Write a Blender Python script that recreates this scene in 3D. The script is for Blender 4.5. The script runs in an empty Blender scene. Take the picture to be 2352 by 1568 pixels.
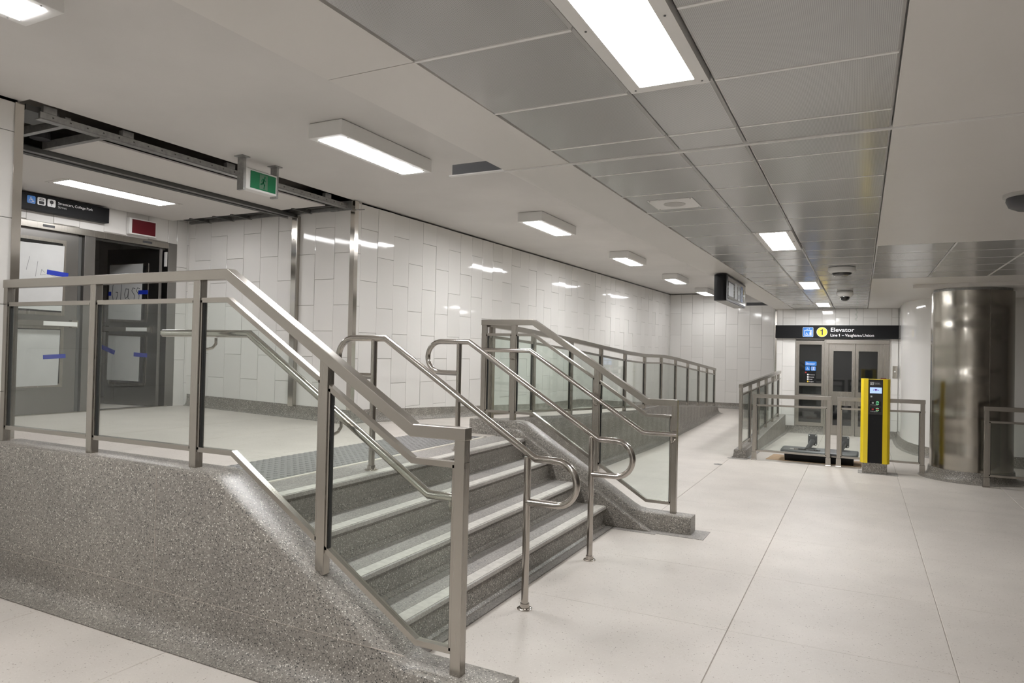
import bpy, bmesh, math, random
from mathutils import Vector, Matrix
random.seed(7)
C = bpy.context.scene.collection
scene = bpy.context.scene

# ------------------------------------------------------------------ camera
CAM_H = 1.55
yaw, pitch, roll = math.radians(26.916), math.radians(.80), math.radians(1.222)
fw = Vector((-math.sin(yaw)*math.cos(pitch), math.cos(yaw)*math.cos(pitch), math.sin(pitch)))
rt = Vector((math.cos(yaw), math.sin(yaw), 0)); up = rt.cross(fw)
r2 = math.cos(roll)*rt + math.sin(roll)*up
u2 = -math.sin(roll)*rt + math.cos(roll)*up
cd = bpy.data.cameras.new('camera'); cam = bpy.data.objects.new('camera', cd); C.objects.link(cam)
cd.sensor_width = 36; cd.lens = 36*1581.0/2352; cd.clip_start = .05; cd.clip_end = 200
cam.matrix_world = Matrix(((r2.x, u2.x, -fw.x, 0), (r2.y, u2.y, -fw.y, 0), (r2.z, u2.z, -fw.z, CAM_H), (0, 0, 0, 1)))
scene.camera = cam

# ------------------------------------------------------------------ world, exposure
w = bpy.data.worlds.new('world'); scene.world = w; w.use_nodes = True
w.node_tree.nodes['Background'].inputs[0].default_value = (.02, .02, .02, 1)
w.node_tree.nodes['Background'].inputs[1].default_value = 0
vs = scene.view_settings
vs.view_transform = 'Standard'; vs.look = 'None'; vs.gamma = 1; vs.use_curve_mapping = False
vs.exposure = 1.20
LAMP = 30.0            # emission of the ceiling lamp lenses
LAMP_COL = (.995, .995, 1.0)

# ------------------------------------------------------------------ materials
MATS = {}
def newmat(name):
    m = bpy.data.materials.new(name); m.use_nodes = True
    MATS[name] = m
    return m, m.node_tree.nodes, m.node_tree.links, m.node_tree.nodes['Principled BSDF']
def plain(name, col, rough=.5, metal=0, coat=0, noise=0, nscale=6, spec=.5, bump=0, bscale=200):
    m, N, L, b = newmat(name)
    b.inputs['Roughness'].default_value = rough; b.inputs['Metallic'].default_value = metal
    b.inputs['Coat Weight'].default_value = coat; b.inputs['Specular IOR Level'].default_value = spec
    b.inputs['Base Color'].default_value = (*col, 1)
    if noise or bump:
        g = N.new('ShaderNodeNewGeometry')
    if noise:
        n = N.new('ShaderNodeTexNoise'); n.inputs['Scale'].default_value = nscale; n.inputs['Detail'].default_value = 5
        L.new(g.outputs['Position'], n.inputs['Vector'])
        r = N.new('ShaderNodeValToRGB')
        r.color_ramp.elements[0].position = .3; r.color_ramp.elements[1].position = .7
        r.color_ramp.elements[0].color = (*[c*(1-noise) for c in col], 1)
        r.color_ramp.elements[1].color = (*[min(1, c*(1+noise)) for c in col], 1)
        L.new(n.outputs['Fac'], r.inputs[0]); L.new(r.outputs[0], b.inputs['Base Color'])
    if bump:
        n2 = N.new('ShaderNodeTexNoise'); n2.inputs['Scale'].default_value = bscale
        L.new(g.outputs['Position'], n2.inputs['Vector'])
        bp = N.new('ShaderNodeBump'); bp.inputs['Strength'].default_value = bump; bp.inputs['Distance'].default_value = .002
        L.new(n2.outputs['Fac'], bp.inputs['Height']); L.new(bp.outputs[0], b.inputs['Normal'])
    return m
def emit(name, col, strength):
    m, N, L, b = newmat(name)
    b.inputs['Base Color'].default_value = (*col, 1)
    b.inputs['Emission Color'].default_value = (*col, 1); b.inputs['Emission Strength'].default_value = strength
    return m
def terrazzo(name, stops, scale, rough=.4, stain=.12, base=None):
    # chips: two voronoi layers of random value through a stepped ramp
    m, N, L, b = newmat(name)
    g = N.new('ShaderNodeNewGeometry')
    v = N.new('ShaderNodeTexVoronoi'); v.inputs['Scale'].default_value = scale
    L.new(g.outputs['Position'], v.inputs['Vector'])
    r = N.new('ShaderNodeValToRGB'); r.color_ramp.interpolation = 'CONSTANT'
    e = r.color_ramp.elements
    while len(e) > 1: e.remove(e[-1])
    e[0].position = 0; e[0].color = (*stops[0][1], 1)
    for p, c in stops[1:]:
        k = e.new(p); k.color = (*c, 1)
    sx = N.new('ShaderNodeSeparateColor'); L.new(v.outputs['Color'], sx.inputs[0]); L.new(sx.outputs[0], r.inputs[0])
    # matrix between chips
    r3 = N.new('ShaderNodeValToRGB'); r3.color_ramp.elements[0].position = .38; r3.color_ramp.elements[1].position = .52
    vm = N.new('ShaderNodeMath'); vm.operation = 'MULTIPLY'; vm.inputs[1].default_value = 1.0
    L.new(v.outputs['Distance'], vm.inputs[0]); L.new(vm.outputs[0], r3.inputs[0])
    mixc = N.new('ShaderNodeMix'); mixc.data_type = 'RGBA'
    L.new(r3.outputs[0], mixc.inputs[0]); L.new(r.outputs[0], mixc.inputs[6]); mixc.inputs[7].default_value = (*base, 1)
    n = N.new('ShaderNodeTexNoise'); n.inputs['Scale'].default_value = 2.2; n.inputs['Detail'].default_value = 6
    L.new(g.outputs['Position'], n.inputs['Vector'])
    mr = N.new('ShaderNodeMapRange'); mr.inputs[1].default_value = .3; mr.inputs[2].default_value = .7
    mr.inputs[3].default_value = 1-stain; mr.inputs[4].default_value = 1+stain
    L.new(n.outputs['Fac'], mr.inputs[0])
    mul = N.new('ShaderNodeMix'); mul.data_type = 'RGBA'; mul.blend_type = 'MULTIPLY'; mul.inputs[0].default_value = 1
    L.new(mixc.outputs[2], mul.inputs[6]); L.new(mr.outputs[0], mul.inputs[7])
    L.new(mul.outputs[2], b.inputs['Base Color'])
    b.inputs['Roughness'].default_value = rough
    return m
def steel(name, col, rough, axis=2, var=.012, wave=0):
    # brushed grain: noise squeezed across the grain
    m, N, L, b = newmat(name)
    b.inputs['Metallic'].default_value = 1; b.inputs['Base Color'].default_value = (*col, 1)
    g = N.new('ShaderNodeNewGeometry'); mp = N.new('ShaderNodeMapping')
    s = [260, 260, 260]; s[axis] = 4
    mp.inputs['Scale'].default_value = s
    L.new(g.outputs['Position'], mp.inputs['Vector'])
    n = N.new('ShaderNodeTexNoise'); n.inputs['Scale'].default_value = 1; n.inputs['Detail'].default_value = 2
    L.new(mp.outputs[0], n.inputs['Vector'])
    mr = N.new('ShaderNodeMapRange'); mr.inputs[3].default_value = rough-var; mr.inputs[4].default_value = rough+var
    L.new(n.outputs['Fac'], mr.inputs[0]); L.new(mr.outputs[0], b.inputs['Roughness'])
    if wave:
        # oil-canned sheet: slow waves up the height
        mp2 = N.new('ShaderNodeMapping'); mp2.inputs['Scale'].default_value = (.5, .5, 2.6); L.new(g.outputs['Position'], mp2.inputs['Vector'])
        n3 = N.new('ShaderNodeTexNoise'); n3.inputs['Scale'].default_value = 1; n3.inputs['Detail'].default_value = 1; L.new(mp2.outputs[0], n3.inputs['Vector'])
        bp = N.new('ShaderNodeBump'); bp.inputs['Strength'].default_value = 1; bp.inputs['Distance'].default_value = wave; L.new(n3.outputs['Fac'], bp.inputs['Height']); L.new(bp.outputs[0], b.inputs['Normal'])
    return m
def glass(name, tint, refl=.9):
    m, N, L, b = newmat(name)
    out = N['Material Output']; N.remove(b)
    t = N.new('ShaderNodeBsdfTransparent'); t.inputs[0].default_value = (*tint, 1)
    gl = N.new('ShaderNodeBsdfGlossy'); gl.inputs['Roughness'].default_value = .02; gl.inputs[0].default_value = (refl, refl, refl, 1)
    # Schlick reflectance, the same from both sides of the pane
    g = N.new('ShaderNodeNewGeometry'); d = N.new('ShaderNodeVectorMath'); d.operation = 'DOT_PRODUCT'
    L.new(g.outputs['Normal'], d.inputs[0]); L.new(g.outputs['Incoming'], d.inputs[1])
    def mth(op, a, b=None):
        k = N.new('ShaderNodeMath'); k.operation = op
        for i, q in enumerate((a, b)):
            if q is None: continue
            if isinstance(q, (int, float)): k.inputs[i].default_value = q
            else: L.new(q, k.inputs[i])
        return k.outputs[0]
    f = mth('ADD', mth('MULTIPLY', mth('POWER', mth('SUBTRACT', 1.0, mth('ABSOLUTE', d.outputs['Value'])), 5.0), .9), .035)
    mx = N.new('ShaderNodeMixShader'); L.new(f, mx.inputs[0]); L.new(t.outputs[0], mx.inputs[1]); L.new(gl.outputs[0], mx.inputs[2])
    L.new(mx.outputs[0], out.inputs[0])
    return m

terrazzo('cream_terrazzo', [(0, (.27, .24, .212)), (.010, (.42, .37, .325)), (.05, (.54, .498, .452)), (.5, (.562, .52, .475)), (.92, (.59, .552, .508))], 125, .5, .06, (.552, .511, .467))
terrazzo('grey_terrazzo', [(0, (.04, .039, .036)), (.17, (.125, .115, .102)), (.38, (.225, .206, .182)), (.70, (.37, .343, .303)), (.89, (.62, .585, .525))], 135, .38, .14, (.225, .206, .182))
terrazzo('tread_terrazzo', [(0, (.12, .12, .12)), (.12, (.24, .225, .21)), (.5, (.33, .31, .285)), (.8, (.46, .43, .40))], 110, .5, .06, (.31, .29, .27))
terrazzo('edge_terrazzo', [(0, (.25, .24, .22)), (.2, (.40, .38, .35)), (.6, (.50, .475, .44))], 120, .5, .06, (.40, .375, .35))
plain('nosing', (.58, .555, .51), .55, noise=.12, nscale=30)
plain('border_strip', (.66, .62, .55), .5)
plain('tactile', (.22, .215, .21), .55, noise=.08, nscale=40)
plain('joint', (.36, .32, .28), .8)
plain('grout', (.40, .375, .34), .8)
m_, N_, L_, b_ = newmat('tile')
b_.inputs['Roughness'].default_value = .06; b_.inputs['Specular IOR Level'].default_value = .32
oi = N_.new('ShaderNodeObjectInfo'); rr = N_.new('ShaderNodeValToRGB')
rr.color_ramp.elements[0].color = (.70, .682, .655, 1); rr.color_ramp.elements[1].color = (.74, .722, .695, 1)
L_.new(oi.outputs['Random'], rr.inputs[0]); L_.new(rr.outputs[0], b_.inputs['Base Color'])
plain('ceiling_paint', (.635, .615, .595), .75, noise=.05, nscale=1.1)
plain('ceiling_panel_cream', (.66, .637, .61), .38, noise=.015, nscale=2)
plain('alcove_panel', (.66, .635, .605), .7)
plain('plenum', (.32, .30, .27), .9, noise=.2, nscale=3)
plain('white_metal', (.74, .73, .71), .45)
steel('steel', (.40, .375, .34), .27, 2)
steel('steel_horizontal', (.41, .384, .348), .26, 0)
steel('steel_column', (.40, .375, .33), .22, 2, .012, wave=.045)
steel('steel_door', (.27, .26, .25), .30, 2)
plain('tube_steel', (.50, .465, .43), .18, metal=1)
plain('chrome', (.66, .63, .58), .12, metal=1)
plain('galvanized', (.36, .36, .35), .45, metal=.7, noise=.15, nscale=30)
plain('dark_channel', (.10, .10, .095), .5, metal=.3)
plain('black', (.008, .008, .009), .45, spec=.25)
plain('black_gloss', (.012, .012, .014), .08, coat=.5)
plain('dark_grey', (.055, .055, .06), .45)
plain('sign_black', (.009, .009, .010), .55, spec=.2)
plain('sign_blue', (.03, .20, .62), .4)
plain('sign_yellow', (.88, .62, .04), .4)
plain('kiosk_yellow', (.80, .60, .01), .28, coat=.3)
plain('white_print', (.85, .85, .85), .5)
plain('dim_print', (.22, .225, .225), .5)
plain('dim_blue', (.05, .08, .17), .5)
plain('grey_print', (.45, .47, .47), .5)
plain('ink', (.03, .03, .035), .6)
plain('tape_blue', (.008, .028, .34), .5)
plain('paper', (.50, .50, .49), .7, noise=.03, nscale=10)
plain('red_panel', (.11, .004, .010), .35)
plain('green_panel', (.004, .17, .065), .35)
plain('green_dim', (.10, .20, .13), .5)
plain('cardboard', (.42, .29, .18), .8, noise=.1, nscale=15)
plain('elev_glass', (.012, .013, .013), .04, coat=.6)
plain('grille_grey', (.45, .44, .42), .6)
plain('lens_dark', (.006, .006, .007), .06, coat=.6)
plain('red_dim', (.45, .03, .03), .4)
plain('green_btn', (.01, .22, .12), .4)
plain('gasket', (.012, .012, .012), .6)
glass('glass', (.935, .962, .945))
emit('lamp', LAMP_COL, LAMP)
emit('lamp_soft', LAMP_COL, LAMP*.42)
emit('screen', (.42, .58, 1.0), .30)
emit('led_green', (.55, 1, .7), .10)
plain('logo_purple', (.16, .02, .30), .5)
# perforated metal ceiling tile: fine dot grid
m_, N_, L_, b_ = newmat('perforated')
g_ = N_.new('ShaderNodeNewGeometry'); vm_ = N_.new('ShaderNodeVectorMath'); vm_.operation = 'SCALE'; vm_.inputs['Scale'].default_value = 190
L_.new(g_.outputs['Position'], vm_.inputs[0])
fr_ = N_.new('ShaderNodeVectorMath'); fr_.operation = 'FRACTION'; L_.new(vm_.outputs[0], fr_.inputs[0])
sb_ = N_.new('ShaderNodeVectorMath'); sb_.operation = 'SUBTRACT'; sb_.inputs[1].default_value = (.5, .5, 0); L_.new(fr_.outputs[0], sb_.inputs[0])
mz_ = N_.new('ShaderNodeVectorMath'); mz_.operation = 'MULTIPLY'; mz_.inputs[1].default_value = (1, 1, 0); L_.new(sb_.outputs[0], mz_.inputs[0])
ln_ = N_.new('ShaderNodeVectorMath'); ln_.operation = 'LENGTH'; L_.new(mz_.outputs[0], ln_.inputs[0])
rp_ = N_.new('ShaderNodeValToRGB'); rp_.color_ramp.elements[0].position = .26; rp_.color_ramp.elements[1].position = .36
rp_.color_ramp.elements[0].color = (.27, .27, .265, 1); rp_.color_ramp.elements[1].color = (.47, .468, .46, 1)
L_.new(ln_.outputs['Value'], rp_.inputs[0]); L_.new(rp_.outputs[0], b_.inputs['Base Color'])
b_.inputs['Roughness'].default_value = .16; b_.inputs['Specular IOR Level'].default_value = .6
plain('seam_white', (.80, .79, .77), .35)
plain('perforated_edge', (.62, .615, .60), .3)

# ------------------------------------------------------------------ helpers
def tag(o, label=None, cat=None, group=None, kind=None):
    if label: o['label'] = label
    if cat: o['category'] = cat
    if group: o['group'] = group
    if kind: o['kind'] = kind
    return o
def link(name, me, mat=None, parent=None):
    if mat and not me.materials: me.materials.append(MATS[mat])
    o = bpy.data.objects.new(name, me); C.objects.link(o)
    if parent: o.parent = parent
    return o
def obj(name, bm, mat, parent=None, smooth=False, bevel=0, auto=None):
    bmesh.ops.recalc_face_normals(bm, faces=bm.faces)
    me = bpy.data.meshes.new(name); bm.to_mesh(me); bm.free()
    if smooth:
        me.polygons.foreach_set('use_smooth', [True]*len(me.polygons))
        if auto is not None: me.set_sharp_from_angle(angle=math.radians(auto))
    o = link(name, me, mat, parent)
    if bevel:
        b = o.modifiers.new('bevel', 'BEVEL'); b.width = bevel; b.segments = 2; b.limit_method = 'ANGLE'
    return o
def thing(name, label, cat, loc=(0, 0, 0), rz=0, group=None, kind=None):
    o = bpy.data.objects.new(name, None); C.objects.link(o); o.location = loc; o.rotation_euler = (0, 0, rz)
    o.empty_display_size = .1
    return tag(o, label, cat, group, kind)
def copy_tree(o, parent=None):
    c = o.copy(); C.objects.link(c)
    if parent is not None: c.parent = parent
    for ch in list(o.children): copy_tree(ch, c)
    return c
BM = bmesh.new
def box(bm, x0, x1, y0, y1, z0, z1):
    v = [bm.verts.new(p) for p in ((x0,y0,z0),(x1,y0,z0),(x1,y1,z0),(x0,y1,z0),(x0,y0,z1),(x1,y0,z1),(x1,y1,z1),(x0,y1,z1))]
    for f in ((0,3,2,1),(4,5,6,7),(0,1,5,4),(1,2,6,5),(2,3,7,6),(3,0,4,7)): bm.faces.new([v[i] for i in f])
    return bm
def B(*a): return box(BM(), *a)
def loft(bm, rings, cap=True, closed=True):
    V = [[bm.verts.new(p) for p in r] for r in rings]
    n = len(rings[0])
    for a, b in zip(V, V[1:]):
        for i in range(n if closed else n-1):
            bm.faces.new((a[i], a[(i+1) % n], b[(i+1) % n], b[i]))
    if cap:
        bm.faces.new(V[0][::-1]); bm.faces.new(V[-1])
    return bm
def prism(bm, pts, a, b):
    """pts: 3D points of a polygon, extruded from offset a to offset b (vectors)"""
    a = Vector(a); b = Vector(b)
    return loft(bm, [[Vector(p)+a for p in pts], [Vector(p)+b for p in pts]])
def tube(bm, pts, r, seg=14, cap=True):
    pts = [Vector(p) for p in pts]; n = len(pts)
    rings = []; nrm = None
    for i, p in enumerate(pts):
        d0 = (p-pts[i-1]).normalized() if i else (pts[1]-p).normalized()
        d1 = (pts[i+1]-p).normalized() if i < n-1 else d0
        t = (d0+d1).normalized()
        if nrm is None:
            nrm = t.cross(Vector((0, 0, 1)))
            if nrm.length < .05: nrm = t.cross(Vector((0, 1, 0)))
            nrm.normalize()
        nrm = (nrm - t*nrm.dot(t)).normalized(); bi = t.cross(nrm)
        k = 1/max(.3, t.dot(d0))
        # mitre: stretch along the bend direction
        bd = (d1-d0); bd = bd.normalized() if bd.length > 1e-4 else None
        ring = []
        for j in range(seg):
            a = 2*math.pi*j/seg; o = (nrm*math.cos(a)+bi*math.sin(a))*r
            if bd: o = o + bd*(o.dot(bd))*(k-1)
            ring.append(p+o)
        rings.append(ring)
    return loft(bm, rings, cap)
def cyl(bm, c, r, z0, z1, seg=24, r1=None):
    r1 = r if r1 is None else r1
    return loft(bm, [[(c[0]+rr*math.cos(2*math.pi*j/seg), c[1]+rr*math.sin(2*math.pi*j/seg), z) for j in range(seg)] for rr, z in ((r, z0), (r1, z1))])
def lathe(bm, c, prof, seg=32):
    return loft(bm, [[(c[0]+r*math.cos(2*math.pi*j/seg), c[1]+r*math.sin(2*math.pi*j/seg), z) for j in range(seg)] for r, z in prof])
def arc(cx, cz, r, a0, a1, n=8):
    return [(cx+r*math.cos(math.radians(a0+(a1-a0)*i/n)), cz+r*math.sin(math.radians(a0+(a1-a0)*i/n))) for i in range(n+1)]
def sweep(bm, pts, fr, wd, ht):
    """rectangular bar along (s,z) points in a vertical plane; fr(s, n, z) -> world"""
    rings = []
    n = len(pts)
    for i, (s, z) in enumerate(pts):
        d0 = Vector((s-pts[i-1][0], z-pts[i-1][1])).normalized() if i else Vector((pts[1][0]-s, pts[1][1]-z)).normalized()
        d1 = Vector((pts[i+1][0]-s, pts[i+1][1]-z)).normalized() if i < n-1 else d0
        t = (d0+d1).normalized(); nn = Vector((-t.y, t.x)); k = ht/2/max(.3, t.dot(d0))
        rings.append([fr(s+nn.x*k*q, wd/2*p, z+nn.y*k*q) for p, q in ((-1, -1), (1, -1), (1, 1), (-1, 1))])
    return loft(bm, rings)
def zat(pts, s):
    if s <= pts[0][0]: return pts[0][1]
    for (a, za), (b, zb) in zip(pts, pts[1:]):
        if s <= b: return za+(zb-za)*(s-a)/(b-a)
    return pts[-1][1]

# flat print on a plane: frame = (origin, ux, uy); everything proud of it along n = ux x uy
class Plane:
    def __init__(s, o, ux, uy): s.o = Vector(o); s.x = Vector(ux).normalized(); s.y = Vector(uy).normalized(); s.n = s.x.cross(s.y)
    def p(s, u, v, h=0): return s.o+s.x*u+s.y*v+s.n*h
    def poly(s, name, polys, mat, parent, h0=.0, h1=.002):
        bm = BM()
        for pl in polys: loft(bm, [[s.p(u, v, h0) for u, v in pl], [s.p(u, v, h1) for u, v in pl]])
        return obj(name, bm, mat, parent)
    def text(s, name, txt, size, u, v, mat, parent, h=.001, bold=0, sx=1.0):
        cu = bpy.data.curves.new(name, 'FONT'); cu.body = txt; cu.size = size; cu.extrude = .0006; cu.offset = bold
        t = bpy.data.objects.new('tmp', cu); C.objects.link(t)
        me = bpy.data.meshes.new_from_object(t.evaluated_get(bpy.context.evaluated_depsgraph_get()))
        bpy.data.objects.remove(t)
        me.transform(Matrix.Diagonal((sx, 1, 1, 1)))
        M = Matrix((s.x, s.y, s.n)).transposed().to_4x4(); M.translation = s.p(u, v, h)
        me.transform(M); me.materials.clear()
        return link(name, me, mat, parent)
def rect(u0, v0, u1, v1): return [(u0, v0), (u1, v0), (u1, v1), (u0, v1)]
def rrect(u0, v0, u1, v1, r, n=4):
    return (arc(u1-r, v1-r, r, 0, 90, n)+arc(u0+r, v1-r, r, 90, 180, n)+arc(u0+r, v0+r, r, 180, 270, n)+arc(u1-r, v0+r, r, 270, 360, n))
def circ(u, v, r, n=20): return [(u+r*math.cos(2*math.pi*i/n), v+r*math.sin(2*math.pi*i/n)) for i in range(n)]
def stroke(pts, wd):
    out = []
    for (a, b), (c, d) in zip(pts, pts[1:]):
        L = math.hypot(c-a, d-b) or 1e-6; nx, ny = -(d-b)/L*wd/2, (c-a)/L*wd/2
        ex, ey = (c-a)/L*wd*.3, (d-b)/L*wd*.3
        out.append([(a-ex+nx, b-ey+ny), (a-ex-nx, b-ey-ny), (c+ex-nx, d+ey-ny), (c+ex+nx, d+ey+ny)])
    return out
def ring(u, v, r, wd, a0=0, a1=360, n=16): return stroke(arc(u, v, r, a0, a1, n), wd)
def wheelchair(u, v, s):
    """seated figure in a wheelchair inside a square of side s with lower left (u, v)"""
    P = lambda a, b: (u+a*s, v+b*s)
    return ([circ(*P(.42, .82), .075*s, 12)] + stroke([P(.42, .72), P(.45, .45), P(.68, .45), P(.80, .20), P(.88, .23)], .075*s)
            + stroke([P(.44, .60), P(.64, .60)], .06*s) + ring(*P(.44, .32), .23*s, .065*s, 110, 345))

# ------------------------------------------------------------------ setting: floors
SL = {}
def slab_mesh(dx, dy, th, ch=.002):
    k = (round(dx, 3), round(dy, 3), th)
    if k not in SL:
        bm = BM()
        loft(bm, [[(0, 0, -th), (dx, 0, -th), (dx, dy, -th), (0, dy, -th)], [(0, 0, -ch), (dx, 0, -ch), (dx, dy, -ch), (0, dy, -ch)],
                  [(ch, ch, 0), (dx-ch, ch, 0), (dx-ch, dy-ch, 0), (ch, dy-ch, 0)]])
        bmesh.ops.recalc_face_normals(bm, faces=bm.faces)
        me = bpy.data.meshes.new('slab'); bm.to_mesh(me); bm.free(); SL[k] = me
    return SL[k]
def slabs(parent, xs, ys, z, mat='cream_terrazzo', gap=.004, th=.02, keep=None):
    for a, b in zip(xs, xs[1:]):
        for c, d in zip(ys, ys[1:]):
            if keep and not keep((a+b)/2, (c+d)/2): continue
            o = link('slab', slab_mesh(b-a-gap, d-c-gap*.4, th), mat, parent)
            o.location = (a+gap/2, c+gap*.2, z)
XR, YB = 9.0, -4.2         # right and rear limits of the concourse
bm = BM()
box(bm, -5.12, XR, YB, 11.6, -.15, -.003)
box(bm, -1.6, XR, 11.6, 15.3, -.15, -.003)
floor = tag(obj('floor', bm, 'joint'), 'cream terrazzo concourse floor laid in large slabs', 'floor', kind='structure')
slabs(floor, [-5.1, -4.2, -3.1, -2.0, -.9, .2, 1.3, 2.4, 3.5, 4.6, 5.7, 6.8, 7.9, XR], [YB, -3.1, -2.0, -.9, .2, 1.3, 2.335], 0)
slabs(floor, [-1.955, -.655, .445, 1.545, 2.645, 3.745, 4.845, 5.945, 7.045, XR], [2.335, 2.94, 4.05, 5.15, 6.29], 0)
ysC = [6.29+1.11*i for i in range(9)]; ysC[-1] = 15.3
slabs(floor, [-1.755, -.655, .445, 1.545, 2.645, 3.745, 4.845, 5.945, 7.045, XR], ysC, 0, keep=lambda x, y: not (x < -1.6 and y > 11.5))
slabs(floor, [-3.3, -1.755], [6.29, 7.40, 8.51, 9.62, 10.73, 11.6], 0)
slabs(floor, [-1.755, -1.6], [11.6, 11.61], 0, keep=lambda x, y: False)
# passage that rises gently towards the end wall
bm = BM()
prism(bm, [(-1.58, 11.6, -.1), (-1.58, 18.4, -.1), (-1.58, 18.4, .195), (-1.58, 16.4, .195), (-1.58, 11.6, 0)], (0, 0, 0), (-3.2, 0, 0))
tag(obj('floor_passage', bm, 'cream_terrazzo'), 'cream floor rising gently between the ramp and the lift enclosure', 'floor', kind='structure')
# landing and alcove floor
LZ = .72
bm = BM()
box(bm, -5.1, -3.2, 2.705, 6.2, 0, LZ-.021)
loft(bm, [[(-5.1, y, 0), (-10.0, y, 0), (-10.0, y, .76), (-7.64, y, .76), (-5.1, y, LZ-.021)] for y in (2.62, 6.35)])
fl = tag(obj('floor_landing', bm, 'joint'), 'raised cream landing at the head of the stairs, running into the door alcove', 'floor', kind='structure')
slabs(fl, [-5.1, -4.0, -3.19], [2.705, 3.9, 5.0, 6.2], LZ, gap=.003)
sl = math.atan2(.06, 2.54)
for a, b in ((-5.9, -5.1), (-7.64, -5.9)):
    for c, d in ((2.63, 5.93),):
        o = link('slab', slab_mesh((b-a)/math.cos(sl)-.008, d-c-.004, .02), 'cream_terrazzo', fl)
        o.location = (a+.002, c+.002, LZ+(-5.1-a)/2.54*.06); o.rotation_euler = (0, sl, 0)
o = link('slab', slab_mesh(2.3, 3.6, .02), 'cream_terrazzo', fl); o.location = (-9.95, 2.7, .78)
# ramp surface
RX = lambda y: -3.38+.028*(y-6.09)          # centre line of the ramp curb
RS = [(6.2, .715), (10.6, .53), (12.3, .52), (16.75, .205)]
bm = BM()
loft(bm, [[(RX(y)-.07, y, -.05), (RX(y)-.07, y, z), (-5.2, y, z), (-5.2, y, -.05)] for y, z in RS])
tag(obj('floor_ramp', bm, 'cream_terrazzo'), 'cream ramp surface descending along the white tiled wall', 'floor', kind='structure')

# ------------------------------------------------------------------ setting: tiled walls
TL = {}
def tile_mesh(w_, h_, t=.009, ch=.0022):
    k = (round(w_, 3), round(h_, 3))
    if k not in TL:
        bm = BM()
        V = [[bm.verts.new(p) for p in r] for r in ([(0, 0, 0), (w_, 0, 0), (w_, 0, h_), (0, 0, h_)], [(0, -t+ch, 0), (w_, -t+ch, 0), (w_, -t+ch, h_), (0, -t+ch, h_)],
             [(ch, -t, ch), (w_-ch, -t, ch), (w_-ch, -t, h_-ch), (ch, -t, h_-ch)])]
        for a, b in zip(V, V[1:]):
            for i in range(4): bm.faces.new((a[i], a[(i+1) % 4], b[(i+1) % 4], b[i]))
        bm.faces.new(V[-1]); bmesh.ops.recalc_face_normals(bm, faces=bm.faces)
        me = bpy.data.meshes.new('tile'); bm.to_mesh(me); bm.free(); TL[k] = me
    return TL[k]
def cut(r, h):
    """rectangle r minus rectangle h, as rectangles"""
    a, b, c, d = r; e, f, g, i = h
    if e >= c or g <= a or f >= d or i <= b: return [r]
    out = []
    if a < e: out.append((a, b, e, d))
    if g < c: out.append((g, b, c, d))
    x0, x1 = max(a, e), min(c, g)
    if b < f: out.append((x0, b, x1, f))
    if i < d: out.append((x0, i, x1, d))
    return out
def tile_wall(name, label, p0, p1, z0, z1, cols, rowtop, tw=.29, th=.58, holes=(), thick=.12, wide=(), gap=.0032, flip=0, base=None):
    """wall from p0 to p1 (seen with p0 at the left), tiles face to the viewer's side"""
    p0 = Vector((*p0, 0)); p1 = Vector((*p1, 0)); t = (p1-p0); Ln = t.length; t.normalize(); n = Vector((t.y, -t.x, 0))
    bm = BM()
    rects = [(0, z0, Ln, z1)]
    for h in holes:
        rects = [q for r in rects for q in cut(r, h)]
    for a, b, c, d in rects:
        P = [p0+t*a+Vector((0, 0, b)), p0+t*c+Vector((0, 0, b)), p0+t*c+Vector((0, 0, d)), p0+t*a+Vector((0, 0, d))]
        loft(bm, [P, [q-n*thick for q in P]])
    wall = tag(obj(name, bm, 'grout'), label, 'wall', kind='structure')
    ang = math.atan2(t.y, t.x)
    s = cols; k = 0
    while s > 0: s -= tw; k -= 1
    while s < Ln:
        a, c = max(0, s), min(Ln, s+tw)
        off = (k+flip) % 2 * th/2
        z = rowtop-off
        while z < z1: z += th
        while z > z0:
            rs = [(a, max(z0, z-th), c, min(z1, z))]
            for h in holes: rs = [q for r in rs for q in cut(r, h)]
            for (u, v, x, y) in rs:
                if base and y < base(u): continue
                g0 = gap/2+(.004 if k in wide else 0); 
                if x-u < .02 or y-v < .02: continue
                o = link('tile', tile_mesh(x-u-g0-gap/2, y-v-gap), 'tile', wall)
                q = p0+t*(u+g0); o.location = (q.x, q.y, v+gap/2)
                o.rotation_euler = (math.radians(random.uniform(-.4, .4)), 0, ang+math.radians(random.uniform(-.75, .75)))
            z -= th
        s += tw; k += 1
    return wall
CZ = 3.17                                 # height of the white ceiling
WC = (-4.98, 5.93)                        # corner where the back wall starts
WE = (-4.59, 18.35)
wlen = math.hypot(WE[0]-WC[0], WE[1]-WC[1])
tile_wall('wall_back', 'long white tiled wall behind the ramp', WC, WE, .15, CZ-.022, .10, 2.88, holes=(), wide=(12, 27), base=lambda u: zat([(0, .7), (4.4, .5), (6.2, .5), (10.8, .2), (13, .2)], u)-.05)
tile_wall('wall_end', 'white tiled wall closing the passage beyond the ramp', (WE[0], WE[1]), (-1.35, WE[1]), .15, CZ-.022, .02, 2.94, flip=1)
tile_wall('wall_alcove', 'white tiled side wall of the door alcove', (-7.66, 5.93), (-4.98, 5.93), .70, CZ, .14, 2.89, tw=.284, flip=1)
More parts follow.
